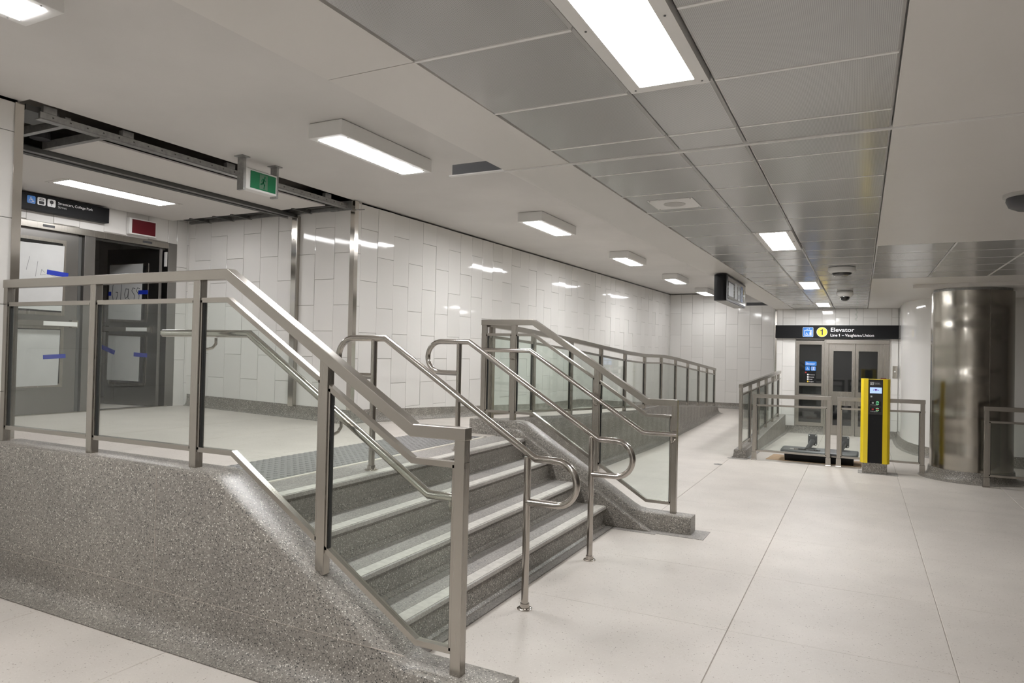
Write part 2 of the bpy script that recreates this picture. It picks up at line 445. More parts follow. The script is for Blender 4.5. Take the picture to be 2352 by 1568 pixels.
# wall with the doors, wall beyond the open doorway, near wall at the left of the alcove
DX = -7.64
tile_wall('wall_doors', 'white tiled wall above and beside the steel doors', (DX, 2.60), (DX, 5.93), .76, 3.2, .05, 2.80, tw=.27, holes=((.95, .7, 3.14, 2.79),), thick=.12)
tile_wall('wall_vestibule', 'white tiled wall seen through the open doorway', (-9.6, 2.7), (-9.6, 6.3), .78, 3.1, .1, 2.7)
tile_wall('wall_vestibule_side', 'white tiled return wall inside the vestibule', (-9.6, 6.3), (DX-.12, 6.3), .78, 3.1, .1, 2.5)
tile_wall('wall_near', 'white tiled wall beside the landing guard', (-5.1, YB), (-5.1, 2.61), 0, CZ-.02, .03, 2.66, tw=.6)
bm = BM(); box(bm, -5.22, -5.1, 2.49, 2.61, 0, CZ)
box(bm, -7.76, -5.1, 2.49, 2.60, 0, CZ)
tag(obj('wall_alcove_near', bm, 'ceiling_paint'), 'plain side wall of the alcove behind the near tiled wall', 'wall', kind='structure')
# lift wall
EY = 15.3
ek = EY/15.09
ex = lambda x: x*ek
ez = lambda z: 1.55+(z-1.55)*ek
EX0, EX1 = -1.60, .64
tile_wall('wall_lift', 'white tiled wall around the lift entrance', (EX0, EY), (EX1, EY), 0, 2.54, .14, 2.36, tw=.248, th=.50, holes=((ex(-1.186)-EX0, -.1, ex(.483)-EX0, ez(1.91)),))
bm = BM(); box(bm, EX0, EX0+.1, EY+.12, 18.4, 0, 3.2)
tag(obj('wall_lift_side', bm, 'ceiling_paint'), 'return wall of the lift shaft beside the passage', 'wall', kind='structure')
# curved wall behind the column
cp = [(.64, 15.3), (.64, 14.4), (.66, 13.9), (.72, 13.45), (.84, 13.05), (1.02, 12.75), (1.28, 12.52), (1.62, 12.40), (2.05, 12.36), (2.9, 12.36), (4.0, 12.36), (XR, 12.36)]
bm = BM(); loft(bm, [[(x, y, z) for x, y in cp]+[(XR, 15.5, z), (.76, 15.5, z)] for z in (0, 2.6)])
cw = tag(obj('wall_curved', bm, 'tile', smooth=True, auto=40), 'curved white wall turning from the lift towards the steel column', 'wall', kind='structure')
bm = BM()
co = []
for i, (x, y) in enumerate(cp):
    a = cp[max(0, i-1)]; b = cp[min(len(cp)-1, i+1)]; d = Vector((b[0]-a[0], b[1]-a[1])).normalized(); co.append((x+d.y, y-d.x, d))
loft(bm, [[(x, y, z) for x, y in cp]+[(x+d.y*k, y-d.x*k, z) for (x, y), (_, _, d) in zip(cp, co)][::-1] for z, k in ((0, .09), (.02, .04), (.06, .02), (.16, .014))])
tag(obj('baseboard_curved', bm, 'grey_terrazzo', smooth=True, auto=40), 'grey terrazzo base along the curved wall', 'baseboard', kind='structure')
# remaining shell, outside the picture
bm = BM(); box(bm, XR, XR+.1, YB, 15.4, -.15, 3.2)
tag(obj('wall_right', bm, 'ceiling_paint'), 'plain painted wall on the far side of the concourse', 'wall', kind='structure')
bm = BM(); box(bm, -5.2, XR, YB-.1, YB, -.15, 3.2)
tag(obj('wall_rear', bm, 'ceiling_paint'), 'plain painted wall at the rear of the concourse', 'wall', kind='structure')

# baseboards of grey terrazzo
def baseboard(name, label, pts, h=.145, d=.016, cove=.05):
    """pts: (x, y, z) along the wall foot, room side at the right hand of the direction reversed"""
    rings = []
    for i, p in enumerate(pts):
        a = Vector(pts[max(0, i-1)]); b = Vector(pts[min(len(pts)-1, i+1)]); t = (b-a); t.z = 0; t.normalize(); n = Vector((t.y, -t.x, 0))
        q = Vector(p)
        rings.append([q+n*o+Vector((0, 0, z)) for o, z in ((0, -.02), (cove+d, -.02), (cove+d, .003), (d+cove*.45, .012), (d+.006, .04), (d, .07), (d, h), (0, h))])
    bm = BM(); loft(bm, rings)
    return tag(obj(name, bm, 'grey_terrazzo', smooth=True, auto=35), label, 'baseboard', kind='structure')
bx_ = lambda y: WC[0]+(y-WC[1])*(WE[0]-WC[0])/(WE[1]-WC[1])
baseboard('baseboard_back', 'grey terrazzo base along the tiled wall behind the ramp', [(bx_(5.93), 5.93, LZ)]+[(bx_(y), y, z) for y, z in RS]+[(bx_(18.33), 18.33, .195)])
baseboard('baseboard_end', 'grey terrazzo base along the wall closing the passage', [(-4.6, 18.35, .195), (-1.5, 18.35, .195)])
baseboard('baseboard_alcove', 'grey terrazzo base along the side wall of the alcove', [(-7.6, 5.93, .778), (-4.96, 5.93, LZ)])
baseboard('baseboard_lift', 'grey terrazzo base beside the lift entrance', [(EX0, EY, 0), (-.66, EY, 0)])
baseboard('baseboard_lift_jamb', 'grey terrazzo base at the right of the lift doors', [(.50, EY, 0), (.63, EY, 0)])
baseboard('baseboard_near', 'grey terrazzo base under the near tiled wall', [(-5.1, YB, 0), (-5.1, 2.33, 0)])
# dark reveal above the tiled walls, steel corner trims
rv = .09
bm = BM(); loft(bm, [[(x, y, z) for x, y in ((WC[0]-rv-.02, WC[1]), (WC[0]-rv, WC[1]), (WE[0]-rv, WE[1]+rv), (-1.35, WE[1]+rv), (-1.35, WE[1]+rv+.02), (WE[0]-rv-.02, WE[1]+rv+.02))] for z in (CZ-.024, CZ)])
tag(obj('trim_1', bm, 'ceiling_paint'), 'back of the narrow recess between tiled wall and white ceiling', 'trim', kind='structure')
def corner_trim(name, label, x, y, z0, z1, sx, sy, w_=.05):
    bm = BM(); t = .006
    prism(bm, [(x, y, z0), (x+sx*w_, y, z0), (x+sx*w_, y+sy*-t, z0), (x-sx*t, y-sy*t, z0), (x-sx*t, y+sy*w_, z0), (x, y+sy*w_, z0)], (0, 0, 0), (0, 0, z1-z0))
    return tag(obj(name, bm, 'chrome'), label, 'trim', kind='structure')
corner_trim('trim_2', 'polished steel corner guard where the alcove meets the long tiled wall', -4.965, 5.915, LZ+.145, CZ-.01, -1, 1, .055)
corner_trim('trim_3', 'polished steel corner guard on the near tiled wall', -5.085, 2.625, LZ+.17, CZ-.02, -1, -1, .05)
corner_trim('trim_4', 'slim steel corner guard at the edge of the lift wall', EX0-.004, EY-.012, .15, 2.54, 1, 1, .03)

# ------------------------------------------------------------------ setting: ceilings
bm = BM(); box(bm, -5.0, -1.75, YB, 18.45, CZ, CZ+.1); box(bm, -5.2, -5.0, YB, 2.62, CZ, CZ+.1)
tag(obj('ceiling', bm, 'ceiling_paint'), 'smudged white plaster ceiling over the stairs and ramp', 'ceiling', kind='structure')
bm = BM(); box(bm, -10, -5.0, 2.5, 6.4, 3.42, 3.5)
tag(obj('ceiling_void', bm, 'plenum'), 'bare concrete slab above the open alcove ceiling', 'ceiling', kind='structure')
bm = BM(); box(bm, -10, DX-.12, 2.6, 6.4, 3.1, 3.15)
tag(obj('ceiling_vestibule', bm, 'ceiling_paint'), 'plain vestibule ceiling beyond the doors', 'ceiling', kind='structure')
# bulkhead band with its upstand
PZ = 2.54
def band_x(y): return -1.785+(y-1.3)*.0130
def edge_x(y): return -1.395+(y-1.5)*.0100
bnd = None
for i, (a, b) in enumerate(((YB, 1.945), (1.949, 3.335), (3.352, 9.0), (9.004, EY))):
    bm = BM(); loft(bm, [[(band_x(y), y, PZ), (edge_x(y), y, PZ), (edge_x(y), y, PZ+.03), (band_x(y)+.03, y, PZ+.03), (band_x(y)+.03, y, CZ+.02), (band_x(y), y, CZ+.02)] for y in (a, b)])
    o = obj('panel' if bnd else 'ceiling_bulkhead', bm, 'ceiling_panel_cream', bnd)
    if not bnd: bnd = tag(o, 'smooth cream bulkhead band between the two ceilings', 'ceiling', kind='structure')
# backing above the panels
bm = BM(); box(bm, -1.35, XR, YB, EY+.1, PZ+.035, PZ+.1)
cback = tag(obj('ceiling_panelled', bm, 'galvanized'), 'lower ceiling of grey perforated metal panels', 'ceiling', kind='structure')
PM = {}
def ceil_panel(x0, x1, y0, y1, mat, parent, name='panel', gx=.003, gy=.003, ch=.009):
    k = (round(x1-x0, 3), round(y1-y0, 3), mat)
    if k not in PM:
        dx, dy = x1-x0-2*gx, y1-y0-2*gy
        bm = BM(); V = [[bm.verts.new(p) for p in r] for r in (
            [(0, 0, .03), (dx, 0, .03), (dx, dy, .03), (0, dy, .03)], [(0, 0, ch), (dx, 0, ch), (dx, dy, ch), (0, dy, ch)], [(ch, ch, 0), (dx-ch, ch, 0), (dx-ch, dy-ch, 0), (ch, dy-ch, 0)])]
        fs = []
        for a, b in zip(V, V[1:]):
            for i in range(4): fs.append(bm.faces.new((a[i], a[(i+1) % 4], b[(i+1) % 4], b[i])))
        f = bm.faces.new(V[2]); bmesh.ops.recalc_face_normals(bm, faces=bm.faces)
        for q in fs: q.material_index = 1
        me = bpy.data.meshes.new('panel'); bm.to_mesh(me); bm.free()
        me.materials.append(MATS[mat]); me.materials.append(MATS['perforated_edge' if mat == 'perforated' else mat]); PM[k] = me
    o = link(name, PM[k], None, parent); o.location = (x0+gx, y0+gy, PZ)
    return o
XC = [-1.395, -.80, -.49, .104]
YS = [3.35-1.401-.56*5-.56*k for k in range(3, -1, -1)]
YS = [1.949-.5605*k for k in range(10, 0, -1)]+[1.949, 2.519, 3.084, 3.337]
YF = [3.354, 3.64]+[3.64+.5475*k for k in range(1, 22)]
YF = [y for y in YF if y < EY-.2]+[EY]
LIGHTS = [(-6.55, -5.45), (-2.90, -1.82), (1.42, 2.515), (5.77, 6.83), (9.75, 10.83), (13.60, 14.65)]
for y_ in YS[:-1]+YF[1:-1]:
    if y_ < -1: continue
    for x0, x1 in ((edge_x(y_)+.004, XC[1]-.008), (XC[1]+.008, XC[2]-.008), (XC[2]+.008, XC[3]-.008)):
        if x0 > -.9 and x1 < -.4 and any(a < y_ < b for a, b in LIGHTS): continue
        obj('seam_bar', B(x0, x1, y_-.006, y_+.006, PZ-.0015, PZ+.02), 'seam_white', cback)
def in_light(y0, y1):
    m = (y0+y1)/2
    return any(a-.05 < m < b+.05 for a, b in LIGHTS)
for rows in (YS, YF):
    for y0, y1 in zip(rows, rows[1:]):
        for k in range(3):
            x0 = edge_x((y0+y1)/2)+.002 if k == 0 else XC[k]
            if k == 0: x0 = round(x0, 2)
            if k == 1 and any(y1 > a+.02 and y0 < b-.02 for a, b in LIGHTS):
                # keep the slivers beside the lamp
                segs = [(y0, y1)]
                for a, b in LIGHTS:
                    segs = [q for s in segs for q in ([(s[0], min(s[1], a)), (max(s[0], b), s[1])] if s[1] > a and s[0] < b else [s])]
                for s in segs:
                    if s[1]-s[0] > .04: ceil_panel(XC[1], XC[2], s[0], s[1], 'perforated', cback)
                continue
            ceil_panel(x0, XC[k+1], y0, y1, 'perforated', cback)
# cream panels at the right, grey panels beyond them, cream field by the column
cr = tag(obj('ceiling_right', B(.11, XR, YB, EY, PZ+.031, PZ+.034), 'galvanized'), 'smooth cream ceiling panels beside the perforated metal ceiling', 'ceiling', kind='structure')
for y0, y1 in ((YB, .0), (0, 1.949), (1.949, 3.337), (3.354, 6.80)):
    for x0, x1 in ((.105, 2.4), (2.4, XR)): ceil_panel(x0, x1, y0, y1, 'ceiling_panel_cream', cr, gx=.002, gy=.002, ch=.003)
YG = [6.80, 7.345, 7.89, 8.44, 8.99, 9.6]
for y0, y1 in zip(YG, YG[1:]):
    for x0, x1 in ((.105, .70), (.70, 1.3), (1.3, 1.9), (1.9, 2.5), (2.5, 3.1), (3.1, 3.7), (3.7, 4.3), (4.3, 4.9), (4.9, 5.5), (5.5, XR)): ceil_panel(x0, x1, y0, y1, 'perforated', cr)
for x0, x1 in ((.105, 2.4), (2.4, XR)): ceil_panel(x0, x1, 9.6, EY, 'ceiling_panel_cream', cr, gx=.002, gy=.002, ch=.003)
# dropped soffit by the column
bm = BM(); loft(bm, [[(.60, 10.5, z), (1.04, 12.75, z), (XR, 12.75, z), (XR, 10.35, z), (1.2, 10.35, z)] for z in (2.492, PZ-.001)])
tag(obj('ceiling_soffit', bm, 'ceiling_panel_cream'), 'slightly dropped cream soffit above the steel column', 'ceiling', kind='structure')
# main movement joint across the ceiling: pale double bead
bm = BM(); box(bm, -1.77, XR, 3.331, 3.342, PZ-.004, PZ+.03); box(bm, -1.77, XR, 3.346, 3.358, PZ-.004, PZ+.03)
tag(obj('trim_5', bm, 'white_metal'), 'pale double bead of the movement joint across the lower ceiling', 'trim', kind='structure')


# ------------------------------------------------------------------ stairs
st = thing('staircase', 'four-riser grey terrazzo staircase with pale nosing strips up to the landing', 'staircase', (-2.05, 4.3, 0))
NX = [-2.02, -2.295, -2.57, -2.845]
SY0, SY1 = 2.752, 5.914
def local(o, parent):
    o.parent = parent; o.matrix_parent_inverse = Matrix.Translation(parent.location).inverted() if parent.rotation_euler.z == 0 else parent.matrix_basis.inverted()
    return o
for i, nx in enumerate(NX):
    z0, z1 = .18*i, .18*(i+1); f = nx-.025
    xb = NX[i+1]-.06 if i < 3 else -3.19
    ap = -1.955 if i == 0 else f+.035
    prof = [(xb, z0), (ap, z0), (ap, z0+.004), (f+.022, z0+.007), (f+.006, z0+.02), (f, z0+.04), (f, z1-.05), (f+.012, z1-.032), (nx, z1-.024), (nx, z1-.008), (nx-.008, z1), (xb, z1)]
    bm = BM(); loft(bm, [[(x, y, z) for x, z in prof] for y in (SY0, SY1)])
    s = local(obj('step', bm, 'grey_terrazzo', smooth=True, auto=30), st)
    # paler tread surface and light strip let into the edge
    bm = B(xb+.002, nx-.095, SY0+.002, SY1-.002, z1, z1+.0015); obj('tread', bm, 'tread_terrazzo', s)
    bm = B(nx-.092, nx-.014, SY0+.002, SY1-.002, z1, z1+.002); obj('nosing_strip', bm, 'nosing', s)
    bm = B(nx-.014, nx+.0015, SY0+.002, SY1-.002, z1-.026, z1+.001); obj('nosing_edge', bm, 'edge_terrazzo', s, bevel=.004)
    if i == 0: obj('apron', B(-2.005, -1.9545, SY0, SY1, .002, .0065), 'tread_terrazzo', s)
# tactile warning surface on the landing
tp = tag(obj('tactile_plate', B(-3.86, -3.235, 2.98, 5.78, LZ, LZ+.004), 'tactile'), 'dark grey tactile warning surface with raised domes at the stair head', 'tactile surface')
bm = BM()
y = 3.01
while y < 5.76:
    x = -3.835
    while x < -3.245:
        loft(bm, [[(x+r*math.cos(a*math.pi/3), y+r*math.sin(a*math.pi/3), z) for a in range(6)] for r, z in ((.016, LZ+.004), (.011, LZ+.009))])
        x += .058
    y += .058
tag(obj('dome', bm, 'tactile', tp), kind='stuff')
bm = BM(); box(bm, -3.232, -3.20, 2.95, 5.81, LZ, LZ+.003); box(bm, -3.86, -3.20, 5.783, 5.81, LZ, LZ+.003)
obj('border_strip', bm, 'border_strip', tp)

# ------------------------------------------------------------------ curbs (grey terrazzo upstands)
def curb(name, label, stations, fr, no, ni, cove=.14, r=.028, zb=lambda s: 0, cove_in=0):
    sg = 1 if ni > no else -1
    rings = []
    for s, zt in stations:
        b = zb(s)
        R = [(no-sg*cove, b), (no-sg*cove, b+.004), (no-sg*cove*.55, b+.008), (no-sg*cove*.22, b+.03), (no-sg*cove*.05, b+.065), (no, b+.10)] if cove else [(no, b), (no, b+.05)]
        R += [(no, zt-r), (no+sg*r*.3, zt-r*.3), (no+sg*r, zt), (ni-sg*r, zt), (ni-sg*r*.3, zt-r*.3), (ni, zt-r)]
        R += [(ni, b)] if not cove_in else [(ni, b+.06), (ni+sg*cove_in*.3, b+.02), (ni+sg*cove_in, b+.003), (ni+sg*cove_in, b)]
        rings.append([fr(s, n, z) for n, z in R])
    bm = BM(); loft(bm, rings)
    return tag(obj(name, bm, 'grey_terrazzo', smooth=True, auto=32), label, 'curb')
XZ = lambda s, n, z: Vector((s, n, z))
c1 = curb('stair_curb', 'tall speckled grey terrazzo curb under the guard nearest the tiled corner', [(-5.09, .885), (-3.04, .885), (-2.99, .878), (-2.93, .848), (-1.86, .195), (-1.80, .165), (-1.74, .155), (-1.30, .150)], XZ, 2.475, 2.70, r=.022)
bm = BM()
prism(bm, [(-3.05, 2.70, .82), (-2.95, 2.70, .815), (-1.74, 2.70, .07), (-1.68, 2.70, .0), (-3.05, 2.70, 0)], (0, 0, 0), (0, .05, 0))
obj('stringer', bm, 'grey_terrazzo', c1)
bm = B(-3.405, -3.401, 2.4735, 2.48, .13, .86); box(bm, -5.05, -1.75, 2.4738, 2.48, .218, .221)
obj('joint_line', bm, 'joint', c1)
bm = B(-1.31, -1.17, 2.36, 2.75, .0, .005); obj('apron', bm, 'tread_terrazzo', c1)
c2 = curb('stair_curb', 'speckled grey terrazzo curb between the stairs and the ramp, ending in a low block', [(-3.50, .868), (-2.99, .868), (-2.93, .862), (-2.87, .835), (-1.83, .195), (-1.77, .165), (-1.71, .155), (-1.285, .150)], XZ, 5.99, 6.17, cove=0, r=.014)
bm = BM()
prism(bm, [(-3.10, 5.99, .80), (-2.93, 5.99, .80), (-2.87, 5.99, .775), (-1.66, 5.99, .03), (-1.60, 5.99, 0), (-3.10, 5.99, 0)], (0, 0, 0), (0, -.075, 0))
obj('stringer', bm, 'grey_terrazzo', c2, bevel=.02)
bm = BM(); loft(bm, [[(-1.29, 5.90, z), (-1.16, 5.90, z), (-1.16, 6.20, z), (-1.29, 6.20, z)] for z in (0, .004)])
loft(bm, [[(-1.95, 5.86, z), (-1.56, 5.86, z), (-1.56, 5.90, z), (-1.29, 5.90, z), (-1.29, 5.99, z), (-1.95, 5.99, z)] for z in (0, .004)])
obj('apron', bm, 'tread_terrazzo', c2)
RC = [(6.175, .845), (7.3, .80), (8.3, .745), (10.0, .672), (10.8, .640), (12.4, .625), (14.2, .515), (16.72, .355)]
c3 = curb('ramp_curb', 'long low grey terrazzo curb wall sloping down along the ramp', [(y, z) for y, z in RC], lambda s, n, z: Vector((RX(s)+n, s, z)), .09, -.075, cove=.11, zb=lambda s: zat([(6.1, 0), (11.6, 0), (16.4, .195), (18, .195)], s))
GC = [(10.90, .13), (11.6, .155), (12.5, .215), (13.3, .265), (14.1, .305), (15.22, .37)]
GX = lambda s: -1.625+(s-10.95)*.0365
c4 = curb('enclosure_curb', 'low grey terrazzo curb beside the lift enclosure', GC, lambda s, n, z: Vector((GX(s)+n, s, z)), -.085, .095, cove=.05, r=.012, cove_in=.05)
bm = B(-1.79, -1.50, 10.80, 10.90, 0, .004); obj('apron', bm, 'tread_terrazzo', c4)

# ------------------------------------------------------------------ glazed steel guards
def guard(name, label, fr, top, posts, mid_off=.155, bot=None, pw=.052, pd=.048, rail_w=.058, rail_h=.055, loc=None, post_top_off=.03, pane_gap=.012, feet=0, group=None, frame=True, base=None):
    """top: (s,z) line of the top of the hand rail; bot: (s,z) line of the bottom rail; posts: (s, base z)"""
    t = thing(name, label, 'guardrail', loc or fr(posts[0][0], 0, posts[0][1]), 0, group)
    inv = Matrix.Translation(t.location).inverted()
    def part(nm, bm, mat, par=None, **k):
        o = obj(nm, bm, mat, par or t, **k); o.matrix_parent_inverse = inv; return o
    tz = [(s, z-rail_h/2) for s, z in top]
    part('top_rail', sweep(BM(), tz, fr, rail_w, rail_h), 'steel_horizontal', bevel=.003)
    mz = [(s, z-mid_off) for s, z in top]
    # the inner line of a kinked rail shifts a little
    part('mid_rail', sweep(BM(), mz, fr, .034, .026), 'steel_horizontal')
    part('bottom_rail', sweep(BM(), bot, fr, .034, .026), 'steel_horizontal')
    for s, zb in posts:
        zt = zat(top, s)-.012
        bm = BM(); loft(bm, [[fr(s+a*pw/2, b*pd/2, z) for a, b in ((-1, -1), (1, -1), (1, 1), (-1, 1))] for z in (zb, zt-.012)])
        p = part('post', bm, 'steel', bevel=.003)
        if feet:
            bm = BM(); loft(bm, [[fr(s+a*(pw/2+e), b*(pd/2+e), z) for a, b in ((-1, -1), (1, -1), (1, 1), (-1, 1))] for z, e in ((zb, .012), (zb+.008, .012), (zb+.02, .008), (zb+feet, .006), (zb+feet+.002, 0))])
            obj('foot', bm, 'steel', p)
    ps = [s for s, _ in posts]
    for a, b in zip(ps, ps[1:]):
        a2, b2 = a+pw/2+pane_gap, b-pw/2-pane_gap
        up_ = [(s, zat(mz, s)-.012) for s in [a2]+[s for s, _ in mz if a2 < s < b2]+[b2]]
        lo_ = [(s, zat(bot, s)+.012) for s in [a2]+[s for s, _ in bot if a2 < s < b2]+[b2]]
        poly = lo_+up_[::-1]
        bm = BM(); loft(bm, [[fr(s, n, z) for s, z in poly] for n in (-.005, .005)])
        g = part('glass_pane', bm, 'glass')
        if frame:
            for s0, s1 in ((a+pw/2, a2), (b2, b-pw/2)):
                part('channel', loft(BM(), [[fr(s, n, z) for s, n in ((s0, -.017), (s1, -.017), (s1, .017), (s0, .017))] for z in (zat(bot, (s0+s1)/2), zat(mz, (s0+s1)/2))]), 'steel')
            for s0, s1 in ((a2, a2+.006), (b2-.006, b2)):
                obj('gasket', loft(BM(), [[fr(s, n, z) for s, n in ((s0, -.009), (s1, -.009), (s1, .009), (s0, .009))] for z in (zat(bot, s0)+.012, zat(mz, s0)-.012)]), 'gasket', g)
    return t, inv, part
def handrail(t, inv, pts, brk, r=.021):
    """round rail with brackets: pts world points, brk list of (point on rail, point on post)"""
    o = obj('handrail', tube(BM(), pts, r), 'tube_steel', t, smooth=True, auto=40); o.matrix_parent_inverse = inv
    o['label'] = 'round steel grab rail'
    for a, b in brk:
        a = Vector(a); b = Vector(b)
        m = [a-Vector((0, 0, .012)), a-Vector((0, 0, .045)), a*.75+b*.25-Vector((0, 0, .068)), a*.4+b*.6-Vector((0, 0, .075)), b-Vector((0, 0, .075))]
        obj('bracket', tube(BM(), m, .008, 8), 'tube_steel', o, smooth=True, auto=40)
G1Y, G2Y = 2.57, 6.09
fr1 = lambda s, n, z: Vector((s, G1Y+n, z))
t, inv, part = guard('glass_guardrail', 'steel and glass guard above the tall grey curb, level then sloping down the stairs', fr1,
    [(-5.11, 1.952), (-2.985, 1.952), (-1.785, 1.215), (-1.505, 1.215)],
    [(-5.075, .884), (-4.13, .884), (-3.215, .884), (-2.305, .458), (-1.535, .148)],
    mid_off=.163, bot=[(-5.10, .975), (-2.925, .985), (-1.745, .252), (-1.53, .252)])
hy = 2.68
handrail(t, inv, [(-3.66, hy, 1.612), (-2.955, hy, 1.612), (-1.775, hy, .880), (-1.64, hy, .880)], [((-3.215, hy, 1.60), (-3.215, G1Y+.02, 1.60)), ((-2.305, hy, 1.20), (-2.305, G1Y+.02, 1.195)), ((-1.66, hy, .88), (-1.56, G1Y+.02, .88))])
fr2 = lambda s, n, z: Vector((s, G2Y+n, z))
t, inv, part = guard('glass_guardrail', 'steel and glass guard sloping down the ramp side of the stairs', fr2,
    [(-3.43, 1.862), (-2.855, 1.862), (-1.71, 1.150), (-1.435, 1.150)],
    [(-3.40, .866), (-3.065, .866), (-2.19, .415), (-1.46, .148)],
    mid_off=.15, bot=[(-3.42, .945), (-2.845, .945), (-1.705, .238), (-1.45, .238)])
hy = 6.0
handrail(t, inv, [(-3.42, hy, 1.556), (-2.848, hy, 1.556), (-1.718, hy, .853), (-1.42, hy, .853)], [((-3.065, hy, 1.545), (-3.065, G2Y-.02, 1.545)), ((-2.19, hy, 1.145), (-2.19, G2Y-.02, 1.14)), ((-1.47, hy, .85), (-1.47, G2Y-.02, .85))])
# guard along the ramp (runs away from the stairs)
fr3 = lambda s, n, z: Vector((RX(s)+n, s, z))
RT = [(6.12, 1.845), (6.73, 1.818), (8.11, 1.742), (9.28, 1.66), (10.32, 1.592), (11.25, 1.551), (12.40, 1.541), (13.23, 1.497), (14.25, 1.424), (16.72, 1.245)]
guard('glass_guardrail', 'long steel and glass guard stepping down the ramp curb', fr3, RT,
    [(s, zat(RC, s)-.004) for s in (6.20, 7.15, 8.225, 9.282, 10.305, 11.29, 12.265, 13.228, 14.16, 15.09, 15.89, 16.65)],
    mid_off=.15, bot=[(s, zat(RC, s)+.065) for s, _ in RC])
# guard beside the lift enclosure
fr4 = lambda s, n, z: Vector((GX(s)+n, s, z))
guard('glass_guardrail', 'steel and glass guard on the low curb beside the lift enclosure', fr4, [(10.92, 1.118), (15.0, 1.268)],
    [(s, zat(GC, s)-.003) for s in (10.955, 11.71, 12.486, 13.29, 14.07, 14.80)], mid_off=.16, bot=[(10.95, .20), (11.6, .225), (12.5, .285), (13.3, .335), (14.1, .375), (14.8, .415)])
# low barriers in front of the lift
fr5 = lambda s, n, z: Vector((s, 10.88+n, z))
guard('glass_barrier', 'low glazed steel barrier on the floor beside the curb, before the lift', fr5, [(-1.445, .985), (-.375, .997)], [(-1.415, 0), (-.405, 0)], mid_off=.165, bot=[(-1.40, .145), (-.42, .145)], feet=.12)
guard('glass_barrier', 'low glazed steel barrier passing behind the yellow help point', fr5, [(-.30, .997), (.785, 1.006)], [(-.27, 0), (.755, 0)], mid_off=.165, bot=[(-.26, .145), (.74, .145)], feet=.12)
fr6 = lambda s, n, z: Vector((s, 10.24+n, z))
guard('glass_barrier', 'low glazed steel barrier starting in front of the steel column', fr6, [(1.36, .995), (2.75, .995)], [(1.39, 0), (2.72, 0)], mid_off=.19, bot=[(1.40, .145), (2.7, .145)], feet=.12)

# ------------------------------------------------------------------ free-standing looped stair rails
def loop_rail(y, label):
    t = thing('stair_handrail', label, 'handrail', (-2.4, y, 0), 0, 'looped tube rails on the stairs')
    r = .0215
    pts = [(-2.966, 1.358)]
    pts += [(-3.13, 1.358)]+arc(-3.145, 1.358+.13, .13, -90, -180, 8)[1:]
    pts += arc(-3.145, 1.617-.13, .13, 180, 90, 8)
    pts += [(-2.872, 1.617), (-1.733, .905)]
    pts += [(-1.62, .905)]+arc(-1.60, .905-.13, .13, 90, 0, 8)[1:]+arc(-1.60, .643+.13, .13, 0, -90, 8)+[(-1.789, .643)]
    q = []
    for p in pts:
        if not q or math.hypot(p[0]-q[-1][0], p[1]-q[-1][1]) > .006: q.append(p)
    obj('rail', tube(BM(), [(x+2.4, 0, z) for x, z in q], r, 16), 'tube_steel', t, smooth=True, auto=50)
    for x, z0, z1 in ((-1.789, 0, .915), (-2.966, LZ, 1.605)):
        p = obj('post', tube(BM(), [(x+2.4, 0, z0+.004), (x+2.4, 0, z1)], r, 16), 'tube_steel', t, smooth=True, auto=50)
        bm = BM(); lathe(bm, (x+2.4, 0), [(.046, z0), (.046, z0+.006), (.042, z0+.009), (.029, z0+.010), (.028, z0+.035), (.022, z0+.036)], 24)
        obj('flange', bm, 'tube_steel', p, smooth=True, auto=40)
    return t
a = loop_rail(3.767, 'looped round steel rail on the stairs, beside the guard on the tall curb')
b = copy_tree(a); b.location = (-2.405, 4.89, -.018*0); b['label'] = 'looped round steel rail on the stairs, beside the ramp-side guard'

# ------------------------------------------------------------------ ceiling lamps
def box_lamp(x0, x1, y0, y1, z, label, h=.112, lens='lamp'):
    t = thing('ceiling_lamp' if y1 > 1 else 'box_lamp_offscreen', label, 'lamp', ((x0+x1)/2, (y0+y1)/2, z), 0, 'surface-mounted box lamps on the white ceiling')
    w_, l_ = (x1-x0)/2, (y1-y0)/2
    bm = BM(); box(bm, -w_, w_, -l_, l_, -h, -.006)
    obj('housing', bm, 'white_metal', t, bevel=.003)
    obj('spacer', B(-w_+.01, w_-.01, -l_+.01, l_-.01, -.006, 0), 'white_metal', t)
    bm = BM(); loft(bm, [[(a*(w_-.05), b*(l_-.055), z_) for a, b in ((-1, -1), (1, -1), (1, 1), (-1, 1))] for z_ in (-h-.003, -h+.001)])
    obj('lens', bm, lens, t)
    bm = BM()
    for a in (-1, 1):
        for b in (-1, 1): cyl(bm, (a*(w_-.02), b*(l_-.09)), .004, -h-.002, -h, 8)
    tag(obj('screw', bm, 'dark_channel', t), kind='stuff')
    return t
BL = [(-6.2, -5.06), (-2.7, -1.56), (.72, 1.86), (3.755, 4.895), (7.17, 8.235), (10.44, 11.48), (13.70, 14.74), (16.75, 17.8)]
names = ['', '', 'white box lamp on the plaster ceiling above the near tiled wall', 'white box lamp on the plaster ceiling beside the green exit sign',
         'white box lamp on the plaster ceiling above the ramp-side guard', 'white box lamp over the upper half of the ramp', 'white box lamp over the foot of the ramp', 'white box lamp on the plaster ceiling nearest the end wall']
for (y0, y1), nm in zip(BL[1:], names[1:]):
    box_lamp(-3.60, -3.29, y0, y1, CZ, nm or 'white box lamp on the plaster ceiling nearest the rear wall', lens='lamp_soft' if y0 > 16 else 'lamp')
